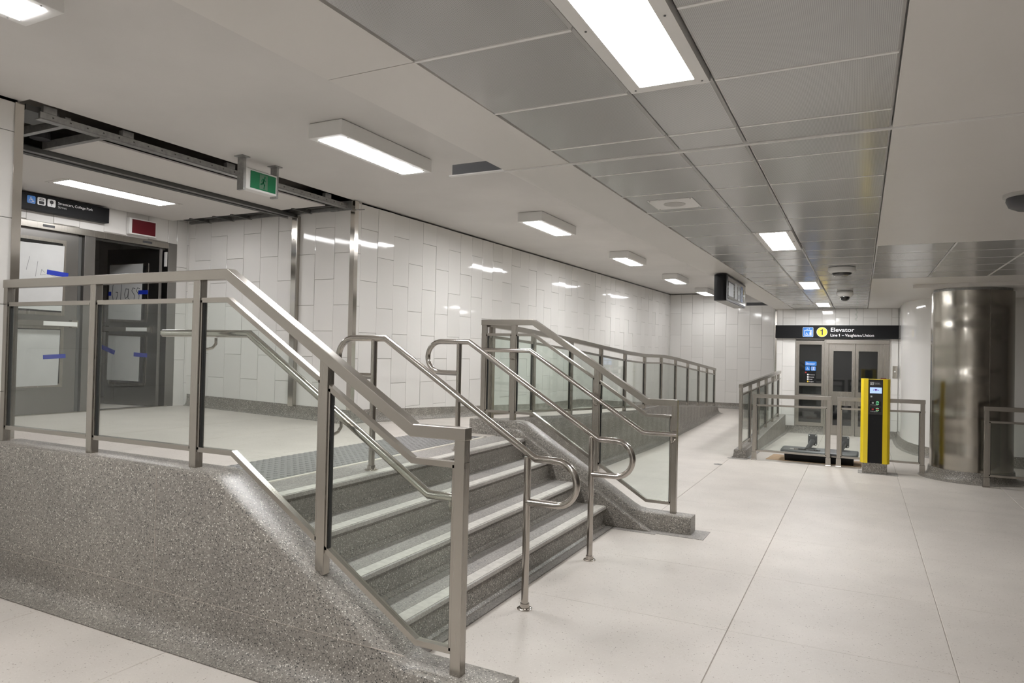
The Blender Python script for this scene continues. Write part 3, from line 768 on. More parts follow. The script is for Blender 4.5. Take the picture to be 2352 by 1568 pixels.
def flush_lamp(x0, x1, y0, y1, z, label, group, m=.045, mat='white_metal', lens='lamp'):
    t = thing('ceiling_lamp' if y1 > 1 else 'flush_lamp_offscreen', label, 'lamp', ((x0+x1)/2, (y0+y1)/2, z), 0, group)
    w_, l_ = (x1-x0)/2, (y1-y0)/2
    bm = BM(); V = []
    for (a, b, c, d) in ((-w_, w_, -l_, -l_+m), (-w_, w_, l_-m, l_), (-w_, -w_+m, -l_+m, l_-m), (w_-m, w_, -l_+m, l_-m)): box(bm, a, b, c, d, -.004, .03)
    obj('frame', bm, mat, t)
    obj('lens', B(-w_+m, w_-m, -l_+m, l_-m, .0, .026), lens, t)
    obj('light_cover', B(-w_+.004, w_-.004, -l_+.004, l_-.004, .0265, .034), 'white_metal', t)  # unseen cover added above the lens to block light leaking upward
    bm = BM()
    for a in (-1, 1):
        for b in (-1, 0, 1): cyl(bm, (a*(w_-m*.5), b*(l_-m*.5)), .004, -.006, -.004, 8)
    tag(obj('screw', bm, 'dark_channel', t), kind='stuff')
    return t
fl_names = {1: 'flush lamp in the perforated ceiling nearest the rear wall', 2: 'large flush lamp in the perforated ceiling before the movement joint', 3: 'flush lamp in the perforated ceiling after the round speaker grille',
            4: 'flush lamp in the perforated ceiling beside the two dome cameras', 5: 'flush lamp in the perforated ceiling nearest the lift sign'}
for i, (y0, y1) in enumerate(LIGHTS):
    if i == 0: continue
    flush_lamp(-.79, -.50, y0, y1, PZ, fl_names[i], 'flush lamps in the perforated ceiling')
# ------------------------------------------------------------------ alcove ceiling: panels, tracks, lamp
AZ = 3.07
pa = tag(obj('ceiling_alcove', B(-5.80, -5.16, 3.19, 5.66, AZ, AZ+.012), 'alcove_panel'), 'white board in the unfinished alcove ceiling, between the two tracks', 'ceiling', kind='structure')
bm = BM(); box(bm, -7.62, -6.96, 2.62, 5.66, AZ, AZ+.012); box(bm, -6.60, -5.93, 3.02, 5.66, AZ, AZ+.012); box(bm, -6.96, -6.60, 2.62, 3.80, AZ, AZ+.012); box(bm, -6.96, -6.60, 5.02, 5.66, AZ, AZ+.012)
tag(obj('ceiling_alcove_inner', bm, 'alcove_panel'), 'white boards around the long lamp in the alcove ceiling', 'ceiling', kind='structure')
flush_lamp(-6.96, -6.60, 3.80, 5.02, AZ, 'long flush lamp in the alcove ceiling above the doors', 'alcove lamps', m=.05, mat='alcove_panel', lens='lamp_soft')
t = thing('ceiling_track', 'perforated galvanized steel track hung along the alcove opening', 'track', (-5.07, 4.3, 3.08))
bm = BM(); box(bm, -.012, .012, -1.58, 1.63, .008, .05); obj('web', bm, 'galvanized', t)
bm = BM(); box(bm, -.05, .012, -1.58, 1.63, .0, .006); obj('flange', bm, 'galvanized', t)
bm = BM()
for k in range(26): cyl(bm, (0, 0), .001, 0, .001, 4) if False else box(bm, .0121, .0128, -1.5+k*.12, -1.488+k*.12, .024, .034)
tag(obj('slot_shade', bm, 'dark_channel', t), kind='stuff')  # raised plates stand for the holes, whose shade is put into their colour
for y_ in (-1.52, -.95, .02, 1.28):
    bm = B(-.02, .022, y_-.045, y_+.045, .05, .094); obj('hanger', bm, 'galvanized', t)
t = thing('ceiling_track', 'pair of dark parallel shutter tracks across the alcove ceiling', 'track', (-5.87, 4.3, 3.03))
for x_, y1_, z_ in ((-.045, 1.56, 0), (.035, 1.66, .0), (-.005, 1.58, .02)):
    bm = BM(); box(bm, x_-.022, x_+.022, -1.66, y1_, z_, z_+.04); obj('rail', bm, 'dark_channel', t)
for x_ in (-.068, .058):
    bm = BM(); box(bm, x_-.003, x_+.003, -1.66, 1.60, -.004, .004); obj('lip', bm, 'galvanized', t)
# bare joists seen beside the boards
t = thing('ceiling_joist', 'bare steel angles framing the open strip of the alcove ceiling by its tiled side wall', 'joist', (-6.3, 5.8, AZ))
obj('edge_angle', B(-1.3, 1.1, .085, .12, -.005, .03), 'galvanized', t)
obj('upper_angle', B(-1.3, 1.1, .0, .05, .03, .10), 'dark_channel', t)
for x_, y_ in ((-.95, .18), (-.55, .16), (-.25, .17), (.70, .14)):
    obj('stub', B(x_-.015, x_+.015, -.18, .10+.02, -.01, .02), 'dark_channel', t)
t = thing('ceiling_joist', 'bare steel angles framing the open strip of the alcove ceiling by the near wall', 'joist', (-5.5, 3.0, AZ))
for y_, z_ in ((-.08, .02), (.17, .0)):
    obj('angle', B(-.32, .42, y_-.02, y_+.02, z_, z_+.06), 'galvanized', t)
bm = BM(); cyl(bm, (-.22, .08), .07, .05, .15, 20); obj('junction_box', bm, 'dark_grey', t)
obj('plate', B(.10, .42, -.36, -.14, .05, .09), 'dark_channel', t)
# shutter guide on the side wall, bracket plate at the corner
t = thing('shutter_guide', 'vertical brushed steel shutter guide on the alcove side wall', 'guide rail', (-5.80, 5.90, LZ+.15))
obj('channel', B(-.042, .030, -.03, .018, 0, 2.17), 'chrome', t)
obj('side_flange', B(.030, .042, -.03, .018, 0, 2.17), 'steel', t)
bm = BM(); box(bm, -.003, .003, -.032, -.03, .4, .406); box(bm, -.012, -.004, -.0315, -.03, 1.9, 1.908); tag(obj('screw', bm, 'dark_channel', t), kind='stuff')
t = thing('corner_bracket', 'grey steel plate bracket at the ceiling by the corner guard', 'bracket', (-5.02, 5.93, 3.06))
bm = BM(); prism(bm, [(-.28, -.02, .0), (.03, -.02, .0), (.16, .02, .0), (.03, .03, 0), (-.28, .02, 0)], (0, 0, 0), (0, 0, .008)); obj('plate', bm, 'galvanized', t)
obj('web', B(-.28, .02, -.03, -.02, .0, .10), 'galvanized', t)

# ------------------------------------------------------------------ doors
def door_leaf(par, inv, P, w_, z0, z1, papers, bar, tag_tapes, strokes=None, flip=False):
    """leaf on plane P (u along the leaf, v up, n towards the viewer)"""
    def add(nm, polys, mat, h0, h1, p=par):
        o = P.poly(nm, polys, mat, p, h0, h1)
        if p is par: o.matrix_parent_inverse = inv
        return o
    leaf = add('leaf', [rect(0, z0, w_, z1)], 'steel_door', -.045, 0)
    for (u0, v0, u1, v1) in papers['lites']:
        fr_ = add('vision_frame', [rect(u0-.035, v0-.035, u1+.035, v0), rect(u0-.035, v1, u1+.035, v1+.035), rect(u0-.035, v0, u0, v1), rect(u1, v0, u1+.035, v1)], 'steel', 0, .008)
        add('lite', [rect(u0, v0, u1, v1)], 'elev_glass', 0, .002, fr_)
    for q in papers['sheets']: add('paper_sheet', [q], 'paper', .009, .011)
    for q in tag_tapes: add('tape', [q], 'tape_blue', .0115, .0125)
    if strokes: add('handwriting', strokes, 'ink', .0112, .0116)
    u0, u1, v = bar
    b = add('push_bar', [rect(u0, v-.025, u1, v+.03)], 'steel_horizontal', .03, .065)
    add('push_pad', [rect(u0+(u1-u0)*(.55 if not flip else .0)+.0, v-.02, u1 if not flip else u0+(u1-u0)*.36, v+.026)], 'white_metal', .065, .068, b)
    add('end_cap', [rect(u0-.02, v-.035, u0+.05, v+.045), rect(u1-.05, v-.035, u1+.02, v+.045)], 'steel', .0, .05, b)
    return leaf
def q4(u, v, w_, h_, a):
    c, s = math.cos(math.radians(a)), math.sin(math.radians(a))
    return [(u+x*c-y*s, v+x*s+y*c) for x, y in ((0, 0), (w_, 0), (w_, h_), (0, h_))]
# closed leaf and frame
dz0, dz1 = .79, 2.715
d1 = thing('door_1', 'closed brushed steel door with taped paper over its lites', 'door', (DX, 4.1, .78), kind='structure')
inv = Matrix.Translation(d1.location).inverted()
P1 = Plane((DX-.03, 3.66, 0), (0, 1, 0), (0, 0, 1))
hw = stroke([(.40, 2.42), (.37, 2.28)], .0025)+stroke([(.48, 2.38), (.46, 2.22)], .0025)+stroke([(.55, 2.27), (.52, 2.30), (.51, 2.24), (.56, 2.25)], .0025)+stroke([(.66, 2.29), (.62, 2.30), (.61, 2.25), (.66, 2.24)], .0025)
hw = [[(u, v) for u, v in q] for q in hw]
door_leaf(d1, inv, P1, .90, dz0, dz1, {'lites': [(.10, 1.86, .73, 2.60), (.10, 1.10, .73, 1.68)], 'sheets': [[(.06, 1.885), (.735, 1.875), (.745, 2.575), (.06, 2.555)], [(.05, 1.075), (.715, 1.085), (.725, 1.672), (.05, 1.665)]]},
    (.10, .87, 1.735), [q4(.57, 2.255, .22, .05, -4), q4(.18, 2.28, .10, .05, -8), q4(.56, 1.36, .23, .045, 3), q4(.16, 1.34, .14, .045, 5)], hw)
def fpart(par, inv, nm, bm, mat): o = obj(nm, bm, mat, par, bevel=.003); o.matrix_parent_inverse = inv; return o
fr_ = thing('trim_6', 'brushed steel frame around both alcove doors', 'trim', (DX, 4.65, .78), kind='structure'); inv = Matrix.Translation(fr_.location).inverted()
fpart(fr_, inv, 'jamb', B(DX-.10, DX+.015, 3.55, 3.655, .78, 2.79), 'steel_door')
fpart(fr_, inv, 'jamb', B(DX-.10, DX+.015, 5.62, 5.74, .78, 2.79), 'steel_door')
fpart(fr_, inv, 'mullion', B(DX-.10, DX+.012, 4.60, 4.72, .78, 2.72), 'steel_door')
fpart(fr_, inv, 'head', B(DX-.10, DX+.015, 3.655, 5.62, 2.72, 2.79), 'steel')
fpart(fr_, inv, 'stop', B(DX-.075, DX-.035, 4.565, 4.60, .78, 2.72), 'dark_channel')
fpart(fr_, inv, 'stop', B(DX-.075, DX-.035, 4.72, 5.62, 2.70, 2.72), 'dark_channel')
fpart(fr_, inv, 'threshold', B(DX-.10, DX+.02, 3.6, 5.66, .772, .79), 'steel_horizontal')
for y_ in (4.16, 5.28): fpart(fr_, inv, 'rating_plate', B(DX+.015, DX+.017, y_, y_+.12, 2.745, 2.77), 'dark_grey')
fpart(fr_, inv, 'strike', B(DX-.05, DX+.0, 5.612, 5.62, 2.50, 2.68), 'white_metal')
# open leaf
d2 = thing('door_2', 'brushed steel door standing open, paper marked Glass taped over its lite', 'door', (-7.66, 5.50, .78), kind='structure')
inv = Matrix.Translation(d2.location).inverted()
hx, hy_ = -7.665, 5.53; fx, fy = -8.47, 5.40
dv = Vector((hx-fx, hy_-fy, 0)).normalized()
P2 = Plane((fx, fy, 0), dv, (0, 0, 1))
lw = math.hypot(hx-fx, hy_-fy)
def hand(u, v, s):
    out = []
    out += stroke([(u+a*s, v+b*s) for a, b in ((.30, .95), (.16, 1.0), (.03, .75), (.0, .35), (.08, .05), (.24, .05), (.33, .30), (.34, .45), (.22, .46))], .007)
    out += stroke([(u+a*s, v+b*s) for a, b in ((.58, .95), (.52, .10), (.66, .08))], .007)
    out += stroke([(u+a*s, v+b*s) for a, b in ((.98, .60), (.84, .62), (.76, .35), (.82, .15), (.96, .25), (1.0, .62), (.98, .18), (1.08, .10))], .007)
    for k in (1.18, 1.46): out += stroke([(u+a*s+k*s-1.18*s, v+b*s) for a, b in ((1.40, .62), (1.26, .66), (1.20, .52), (1.38, .30), (1.34, .06), (1.18, -.02))], .007)
    return out
door_leaf(d2, inv, P2, lw, dz0, dz1, {'lites': [(.10, 1.84, .62, 2.50), (.10, 1.06, .62, 1.62)], 'sheets': [[(.045, 1.845), (.565, 1.83), (.575, 2.53), (.05, 2.52)], [(.05, 1.085), (.555, 1.08), (.565, 1.63), (.06, 1.64)]]},
    (.0, .72, 1.715), [q4(.04, 2.135, .045, .05, 0), q4(.515, 2.15, .15, .05, 1), q4(-.06, 1.47, .23, .055, -18), q4(.47, 1.385, .21, .05, -2)], hand(.10, 2.06, .26), flip=False)


# ------------------------------------------------------------------ alcove signs
t = thing('wayfinding_sign', 'black hanging sign reading Streetcars, College Park above the closed door', 'sign', (DX+.1, 3.95, 2.95)); inv = Matrix.Translation(t.location).inverted()
o = obj('board', B(DX+.012, DX+.10, 3.1, 4.81, 2.885, 3.05), 'sign_black', t, bevel=.003); o.matrix_parent_inverse = inv
PS = Plane((DX+.1005, 3.90, 2.885), (0, 1, 0), (0, 0, 1))
def sgn(nm, polys, mat, h0=0, h1=.0015): o = PS.poly(nm, polys, mat, t, h0, h1); o.matrix_parent_inverse = inv; return o
for k, mt in enumerate(('sign_blue', 'white_print', 'white_print')):
    sgn('pictogram', [rrect(.055+k*.098, .062, .135+k*.098, .140, .012)], mt)
sgn('pictogram_mark', wheelchair(.061, .067, .068), 'white_print', .0015, .0025)
sgn('pictogram_mark', [rrect(.168, .072, .218, .102, .007), rect(.172, .112, .214, .117)]+stroke([(.172, .117), (.183, .128), (.203, .128), (.214, .117)], .005), 'ink', .0015, .0025)
sgn('pictogram_mark', [circ(.291, .110, .015)]+[rect(.2885, .074, .2935, .10)]+ring(.291, .110, .015, .007), 'dark_grey', .0015, .0025)
for s_, v_ in (('Streetcars, College Park', .102), ('Street', .064)):
    o = PS.text('lettering', s_, .0375 if v_ > .07 else .036, .355, v_, 'white_print' if v_ > .07 else 'grey_print', t); o.matrix_parent_inverse = inv
t = thing('wall_sign', 'dark red unlit panel sign in a white frame above the open door', 'sign', (DX+.03, 5.24, 2.91)); inv = Matrix.Translation(t.location).inverted()
o = obj('housing', B(DX+.012, DX+.075, 5.07, 5.41, 2.815, 3.005), 'white_metal', t, bevel=.004); o.matrix_parent_inverse = inv
o = obj('face', B(DX+.075, DX+.078, 5.10, 5.395, 2.83, 2.99), 'red_panel', t); o.matrix_parent_inverse = inv
t = thing('exit_sign', 'green running-man exit sign hung on two grey brackets from the white ceiling', 'sign', (-4.74, 4.37, CZ)); inv = Matrix.Translation(t.location).inverted()
def epart(nm, bm, mat, **k): o = obj(nm, bm, mat, t, **k); o.matrix_parent_inverse = inv; return o
epart('housing', B(-4.80, -4.71, 4.19, 4.535, 2.895, 3.075), 'white_metal', bevel=.004)
epart('face', B(-4.71, -4.707, 4.235, 4.52, 2.912, 3.06), 'green_panel')
for y_ in (4.165, 4.535):
    epart('bracket', B(-4.79, -4.715, y_, y_+.025, 2.88, CZ), 'galvanized'); epart('bracket_foot', B(-4.80, -4.70, y_-.03, y_+.055, CZ-.008, CZ), 'galvanized')
PE = Plane((-4.7069, 4.235, 2.912), (0, 1, 0), (0, 0, 1))
for polys, mt, h in (([rect(.10, .01, .19, .138)], 'green_dim', .001), ([circ(.158, .118, .010, 10)]+stroke([(.150, .105), (.140, .070), (.125, .055), (.110, .050)], .014)+stroke([(.140, .070), (.155, .050), (.150, .020)], .013)+stroke([(.120, .080), (.132, .100), (.165, .085)], .009), 'green_panel', .0018)):
    o = PE.poly('pictogram', polys, mt, t, h-.001, h); o.matrix_parent_inverse = inv

# ------------------------------------------------------------------ corridor ceiling fixtures
t = thing('hanging_sign', 'black rounded sign box hung under the cream bulkhead', 'sign', (-1.52, 9.2, PZ)); inv = Matrix.Translation(t.location).inverted()
def hp(nm, bm, mat, **k): o = obj(nm, bm, mat, t, **k); o.matrix_parent_inverse = inv; return o
ol = [(-1.445, 8.50), (-1.445, 9.97), (-1.595, 9.97), (-1.595, 8.50)]+[(-1.52-.075*math.cos(a*math.pi/8), 8.50-.05*math.sin(a*math.pi/8)) for a in range(1, 8)]
bm = BM(); loft(bm, [[(x, y, z) for x, y in ol] for z in (2.215, 2.525)]); hp('case', bm, 'black', smooth=True, auto=30)
hp('face_plate', B(-1.445, -1.441, 8.55, 9.95, 2.24, 2.505), 'black_gloss')
hp('underside', B(-1.585, -1.455, 8.52, 9.95, 2.209, 2.215), 'galvanized')
hp('mount', B(-1.56, -1.48, 8.9, 9.6, 2.52, PZ), 'black')
PH = Plane((-1.441, 8.55, 2.24), (0, 1, 0), (0, 0, 1))
for polys, mt in (([rrect(.50, .03, .68, .235, .03), rrect(.74, .03, .92, .235, .03)], 'dim_print'), ([rrect(.98, .03, 1.16, .235, .03)], 'dim_blue'), (stroke([(1.22, .13), (1.34, .13)], .03)+stroke([(1.28, .20), (1.35, .13), (1.28, .06)], .03), 'grey_print'), ([rect(.04, .04, .40, .20)], 'dark_grey')):
    o = PH.poly('pictogram', polys, mt, t, 0, .0015); o.matrix_parent_inverse = inv
for polys in ([circ(.83, .185, .03, 12), rrect(.79, .05, .87, .11, .02)],): 
    o = PH.poly('pictogram_mark', polys, 'ink', t, .0015, .003); o.matrix_parent_inverse = inv
o = PH.poly('pictogram_mark', wheelchair(1.0, .055, .15), 'grey_print', t, .0015, .003); o.matrix_parent_inverse = inv
def speaker(x, y, label):
    t = thing('ceiling_speaker', label, 'speaker', (x, y, PZ), 0, 'flush square speakers in the perforated ceiling')
    obj('plate', B(-.145, .145, -.145, .145, -.004, .002), 'white_metal', t)
    bm = BM(); cyl(bm, (0, 0), .07, -.006, -.004, 32); obj('grille', bm, 'grille_grey', t)
    bm = BM()
    for a in (-1, 1):
        for b in (-1, 1): cyl(bm, (a*.13, b*.13), .004, -.0055, -.004, 8)
    tag(obj('screw', bm, 'dark_channel', t), kind='stuff')
    return t
s0 = speaker(-1.105, 4.49, 'white square ceiling speaker plate with round grille, nearest the movement joint')
for x_, y_, nm in ((-1.06, 10.15, 'white square ceiling speaker plate beyond the hanging black sign'), (-1.02, 14.0, 'white square ceiling speaker plate before the lift wall')):
    s = copy_tree(s0); s.location = (x_, y_, PZ); s['label'] = nm
t = thing('dome_camera', 'wide white ceiling dome camera with dark ring', 'camera', (-.20, 8.30, PZ))
bm = BM(); lathe(bm, (0, 0), [(.115, 0), (.135, -.006), (.138, -.04), (.125, -.058), (.10, -.064)]); obj('housing', bm, 'white_metal', t, smooth=True, auto=50)
bm = BM(); lathe(bm, (0, 0), [(.10, -.062), (.098, -.078), (.08, -.092), (.04, -.097)]); obj('dome', bm, 'lens_dark', t, smooth=True, auto=60)
obj('mount_ring', (lambda b_: (cyl(b_, (0, 0), .105, -.0005, .004, 32), b_)[1])(BM()), 'grille_grey', t)
t = thing('dome_camera', 'small white ceiling camera with black ball dome', 'camera', (-.226, 11.3, PZ))
bm = BM(); lathe(bm, (0, 0), [(.10, 0), (.11, -.01), (.11, -.055), (.09, -.075), (.065, -.08)]); obj('housing', bm, 'white_metal', t, smooth=True, auto=50)
bm = BM(); lathe(bm, (0, 0), [(.064, -.075), (.066, -.10), (.055, -.125), (.03, -.142), (.008, -.146)]); obj('dome', bm, 'lens_dark', t, smooth=True, auto=60)
t = thing('ceiling_detector', 'dull grey ceiling dome at the edge of the smooth cream panels', 'detector', (.87, 4.97, PZ))
bm = BM(); lathe(bm, (0, 0), [(.11, 0), (.115, -.04), (.10, -.075), (.06, -.095), (.01, -.10)]); obj('dome', bm, 'dark_grey', t, smooth=True, auto=60)
bm = BM(); lathe(bm, (0, 0), [(.13, 0), (.13, -.016), (.115, -.022)]); obj('base', bm, 'grille_grey', t, smooth=True, auto=40)
# dark joint channels that stick out of the bulkhead
for x0, x1, y_, nm in ((-2.115, -1.765, 3.36, 'dark joint channel sticking out of the bulkhead at the movement joint'), (-2.05, -1.60, 14.3, 'dark joint channel sticking out of the bulkhead above the passage')):
    t = thing('joint_channel', nm, 'channel', ((x0+x1)/2, y_, PZ), 0)
    h = (x1-x0)/2
    obj('back_plate', B(-h, h, 0, .006, .012, .075), 'dark_grey', t); obj('lip', B(-h-.01, h, -.02, .006, .004, .011), 'white_metal', t)

# ------------------------------------------------------------------ lift entrance
t = thing('lift_entrance', 'brushed steel lift entrance with two glazed door leaves and a dark side light', 'lift', (ex(-.35), EY, 0)); inv = Matrix.Translation(t.location).inverted()
def lp(nm, bm, mat, par=None, **k):
    o = obj(nm, bm, mat, par or t, **k)
    if par is None: o.matrix_parent_inverse = inv
    return o
F = EY-.02                                   # face of the frame
L0, L1, L2, L3 = ex(-1.186), ex(-.66), ex(-.625), ex(.483)
top = ez(1.89)
lp('backing', B(L0, L3, EY+.06, EY+.12, 0, ez(1.91)), 'black')  # black sheet: the darkness inside the lift is put into its colour
# side light
lp('frame_post', B(L0, L0+.07, F, EY+.06, .16, top), 'steel'); lp('frame_post', B(L1-.045, L1, F, EY+.06, .16, top), 'steel')
lp('frame_head', B(L0+.07, L1-.045, F, EY+.06, top-.08, top), 'steel_horizontal')
for z0, z1 in ((.16, .235), (.735, .80), (.97, 1.03)): lp('frame_rail', B(L0+.07, L1-.045, F, EY+.06, z0, z1), 'steel_horizontal')
for z0, z1 in ((.235, .735), (.80, .97), (1.03, top-.08)): lp('side_light', B(L0+.07, L1-.045, EY+.03, EY+.04, z0, z1), 'elev_glass')
lp('sill', B(L0, L1, EY-.01, EY+.06, 0, .16), 'grey_terrazzo')
# doorway
lp('door_head', B(L2, L3, F-.02, EY+.06, ez(1.835), ez(1.918)), 'steel_horizontal', bevel=.004)
lp('door_jamb', B(L1, L1+.085, F-.012, EY+.06, .0, ez(1.918)), 'steel', bevel=.004)
lp('door_jamb', B(L3-.10, L3, F-.012, EY+.06, .0, ez(1.835)), 'steel', bevel=.004)
dm = ex(-.10)
for a, b, w0, w1 in ((L1+.085, dm-.003, ex(-.493), ex(-.163)), (dm+.003, L3-.10, ex(-.044), ex(.285))):
    bm = BM(); zs = [.005, .20, .60, ez(.888), ez(1.69), ez(1.835)]
    for c, d, e, f in ((a, w0, zs[0], zs[5]), (w1, b, zs[0], zs[5]), (w0, w1, zs[0], zs[1]), (w0, w1, zs[2], zs[3]), (w0, w1, zs[4], zs[5])): box(bm, c, d, EY+.02, EY+.055, e, f)
    bmesh.ops.remove_doubles(bm, verts=bm.verts, dist=1e-5)
    lf = lp('door_leaf', bm, 'steel')
    for e, f in ((zs[1], zs[2]), (zs[3], zs[4])): lp('window', B(w0, w1, EY+.045, EY+.05, e, f), 'elev_glass', lf)
    h = b-.05 if a < dm-.3 else a+.02
    lp('pull', B(h, h+.012, EY+.005, EY+.02, ez(1.17), ez(1.36)), 'tube_steel', lf)
lp('threshold', B(L1, L3, EY-.02, EY+.06, 0, .006), 'steel_horizontal')
# notice behind the side light
PN = Plane((ex(-1.012), EY+.0295, 0), (1, 0, 0), (0, 0, 1))
nt = thing('lift_notice', 'black notice headed Elevator in blue, on the lift side light', 'notice', (ex(-.91), EY+.03, 1.2)); invn = Matrix.Translation(nt.location).inverted()
def npart(nm, polys, mat, h0=0, h1=.001):
    o = PN.poly(nm, polys, mat, nt, h0, h1); o.matrix_parent_inverse = invn; return o
npart('sheet', [rect(0, ez(1.01), .215, ez(1.47))], 'sign_black')
npart('heading', [rrect(0, ez(1.385), .215, ez(1.47), .01)], 'sign_blue', .001, .002)
o = PN.text('lettering', 'Elevator', .062, .012, ez(1.405), 'white_print', nt, .0025, sx=.86); o.matrix_parent_inverse = invn
for k in (0, 1): npart('pictogram', [rrect(.004+k*.108, ez(1.285), .096+k*.108, ez(1.372), .012)], 'sign_blue', .001, .002)
npart('pictogram_mark', wheelchair(.014, ez(1.292), .072)+stroke([(.128, ez(1.30)), (.128, ez(1.36)), (.186, ez(1.36)), (.186, ez(1.30)), (.128, ez(1.30))], .006)+[circ(.157, ez(1.345), .009, 10), rect(.150, ez(1.306), .164, ez(1.335))], 'white_print', .002, .003)
npart('bullet', [rrect(.003, ez(1.232), .030, ez(1.26), .005)], 'red_dim', .001, .002)
for v_, s_, m__ in ((1.195, 'Streetcars', 'white_print'), (1.148, 'Entrance', 'white_print'), (1.103, 'Street', 'white_print')):
    npart('bullet', [rect(.042, ez(v_-.006), .070, ez(v_+.024))], m__, .001, .002)
    o = PN.text('lettering', s_, .026, .078, ez(v_), 'white_print', nt, .0015); o.matrix_parent_inverse = invn
npart('bullet', [circ(.056, ez(1.066), .016, 14)], 'sign_yellow', .001, .002)
o = PN.text('lettering', 'Vaughan', .026, .078, ez(1.057), 'white_print', nt, .0015); o.matrix_parent_inverse = invn
# sign above
t = thing('lift_sign', 'long black sign above the lift reading Elevator, Line 1', 'sign', (ex(-.43), EY-.05, ez(2.06))); inv = Matrix.Translation(t.location).inverted()
lp('board', B(EX0+.005, ex(.70), EY-.10, EY-.010, ez(1.934), ez(2.195)), 'sign_black', bevel=.003)
PS = Plane((0, EY-.1005, 0), (1, 0, 0), (0, 0, 1))
def sg(nm, polys, mat, h0=0, h1=.0015): o = PS.poly(nm, polys, mat, t, h0, h1); o.matrix_parent_inverse = inv; return o
k_ = (EY-.1)/15.09
kx = lambda x: x*k_
kz = lambda z: 1.55+(z-1.55)*k_
sg('pictogram', [rrect(kx(-1.062), kz(1.963), kx(-.867), kz(2.16), .02)], 'white_print')
sg('pictogram', [rrect(kx(-1.062)+.006, kz(1.963)+.006, kx(-.867)-.006, kz(2.16)-.006, .016)], 'sign_blue', .0015, .0025)
x0, z0 = kx(-1.062), kz(1.963)
sg('pictogram_mark', stroke([(x0+.035, z0+.03), (x0+.035, z0+.135), (x0+.165, z0+.135), (x0+.165, z0+.03), (x0+.035, z0+.03)], .007)+wheelchair(x0+.042, z0+.033, .07)+[circ(x0+.142, z0+.113, .011, 12), rrect(x0+.128, z0+.04, x0+.155, z0+.098, .008), [(x0+.07, z0+.152), (x0+.095, z0+.152), (x0+.0825, z0+.172)], [(x0+.108, z0+.172), (x0+.133, z0+.172), (x0+.1205, z0+.152)]], 'white_print', .0025, .0035)
sg('line_disc', [circ(kx(-.707), kz(2.0635), .099, 36)], 'white_print'); sg('line_disc', [circ(kx(-.707), kz(2.0635), .094, 36)], 'sign_yellow', .0015, .0025)
def one(u, v, h): return [[(u+a*h, v+b*h) for a, b in ((.30, 0), (.50, 0), (.50, 1), (.36, 1), (.28, .87), (.08, .80), (.08, .66), (.30, .70))]]
sg('lettering', one(kx(-.707)-.040, kz(2.0635)-.058, .116), 'ink', .0025, .0035)
sg('lettering', one(kx(-.409), kz(1.978), .052), 'white_print', 0, .0016)
for s_, sz, u, v, sx in (('Elevator', .115, -.556, 2.072, 1.12), ('Line', .074, -.556, 1.978, 1.06), ('– Vaughan', .074, -.345, 1.978, .97)):
    o = PS.text('lettering', s_, sz, kx(u), kz(v), 'ink' if s_ == '1' else 'white_print', t, .0028 if s_ == '1' else .001, bold=.004 if s_ == '1' else .0008, sx=sx); o.matrix_parent_inverse = inv
a_ = PS.text('lettering', 'Union', .074, kx(.016), kz(1.978), 'white_print', t, .001, bold=.0008, sx=1.12)
b_ = PS.text('lettering', 'via', .052, kx(-.052), kz(1.978), 'white_print', t, .001, bold=.0008, sx=1.05)
bm = BM(); bm.from_mesh(a_.data); bm.from_mesh(b_.data); bm.to_mesh(a_.data); bm.free(); bpy.data.objects.remove(b_); a_.matrix_parent_inverse = inv
# call panel plate on the tiled jamb
t = thing('call_panel', 'polished steel lift call panel on the white wall right of the doors', 'panel', (.60, EY-.01, 1.2)); 
obj('plate', B(-.055, .025, -.012, 0, -.02, .22), 'chrome', t, bevel=.003)
bm = BM(); loft(bm, [[(-.015+.014*math.cos(a*math.pi/8), y_, .11+.014*math.sin(a*math.pi/8)) for a in range(16)] for y_ in (-.012, -.018)]); obj('button', bm, 'white_metal', t)

# ------------------------------------------------------------------ yellow help point
t = thing('help_point', 'yellow and black help point pillar on a terrazzo plinth', 'help point', (.178, 10.62, 0))
def kp(nm, bm, mat, par=None, **k): return obj(nm, bm, mat, par or t, **k)
bm = BM(); loft(bm, [[(-.15, -.10, z), (.15, -.10, z), (.15, .13, z), (-.15, .13, z)] for z in (.004, .15)]); kp('plinth', bm, 'grey_terrazzo', bevel=.006)
kp('apron', B(-.20, .28, -.15, .14, 0, .005), 'tread_terrazzo')
kp('front_panel', B(-.085, .09, -.105, .12, .145, 1.27), 'black', bevel=.004)
for sg_ in (-1, 1):
    x_in, x_out = (.086, .176)
    ol = [(x_in, -.118), (x_in+.055, -.112), (x_out-.012, -.09), (x_out, -.055), (x_out, .11), (x_out-.02, .13), (x_in, .13)]
    bm = BM(); loft(bm, [[(sg_*x+(.0025 if sg_ > 0 else 0), y_, z) for x, y_ in ol] for z in (.142, 1.278)]); kp('side_cover', bm, 'kiosk_yellow', smooth=True, auto=30)
kp('cap', B(-.085, .09, -.10, .12, 1.262, 1.272), 'kiosk_yellow')
kp('beacon', B(.06, .13, .0, .06, 1.278, 1.29), 'red_panel', bevel=.004)
PK = Plane((.0025, -.1055, 0), (1, 0, 0), (0, 0, 1))
def kq(nm, polys, mat, par=None, h0=0, h1=.002): return PK.poly(nm, polys, mat, par or t, h0, h1)
fp = kq('control_panel', [rect(-.082, .80, .084, 1.255)], 'black_gloss')
kq('screen', [rect(-.07, 1.085, .072, 1.165)], 'screen', fp, .002, .004)
kq('screen_mark', [[(-.012, 1.145), (.016, 1.145), (.008, 1.120), (.002, 1.115), (-.004, 1.120)], [(-.034, 1.130), (-.012, 1.134), (-.012, 1.127), (-.028, 1.122)], [(.016, 1.134), (.038, 1.130), (.032, 1.122), (.016, 1.127)]], 'logo_purple', fp, .004, .0046)
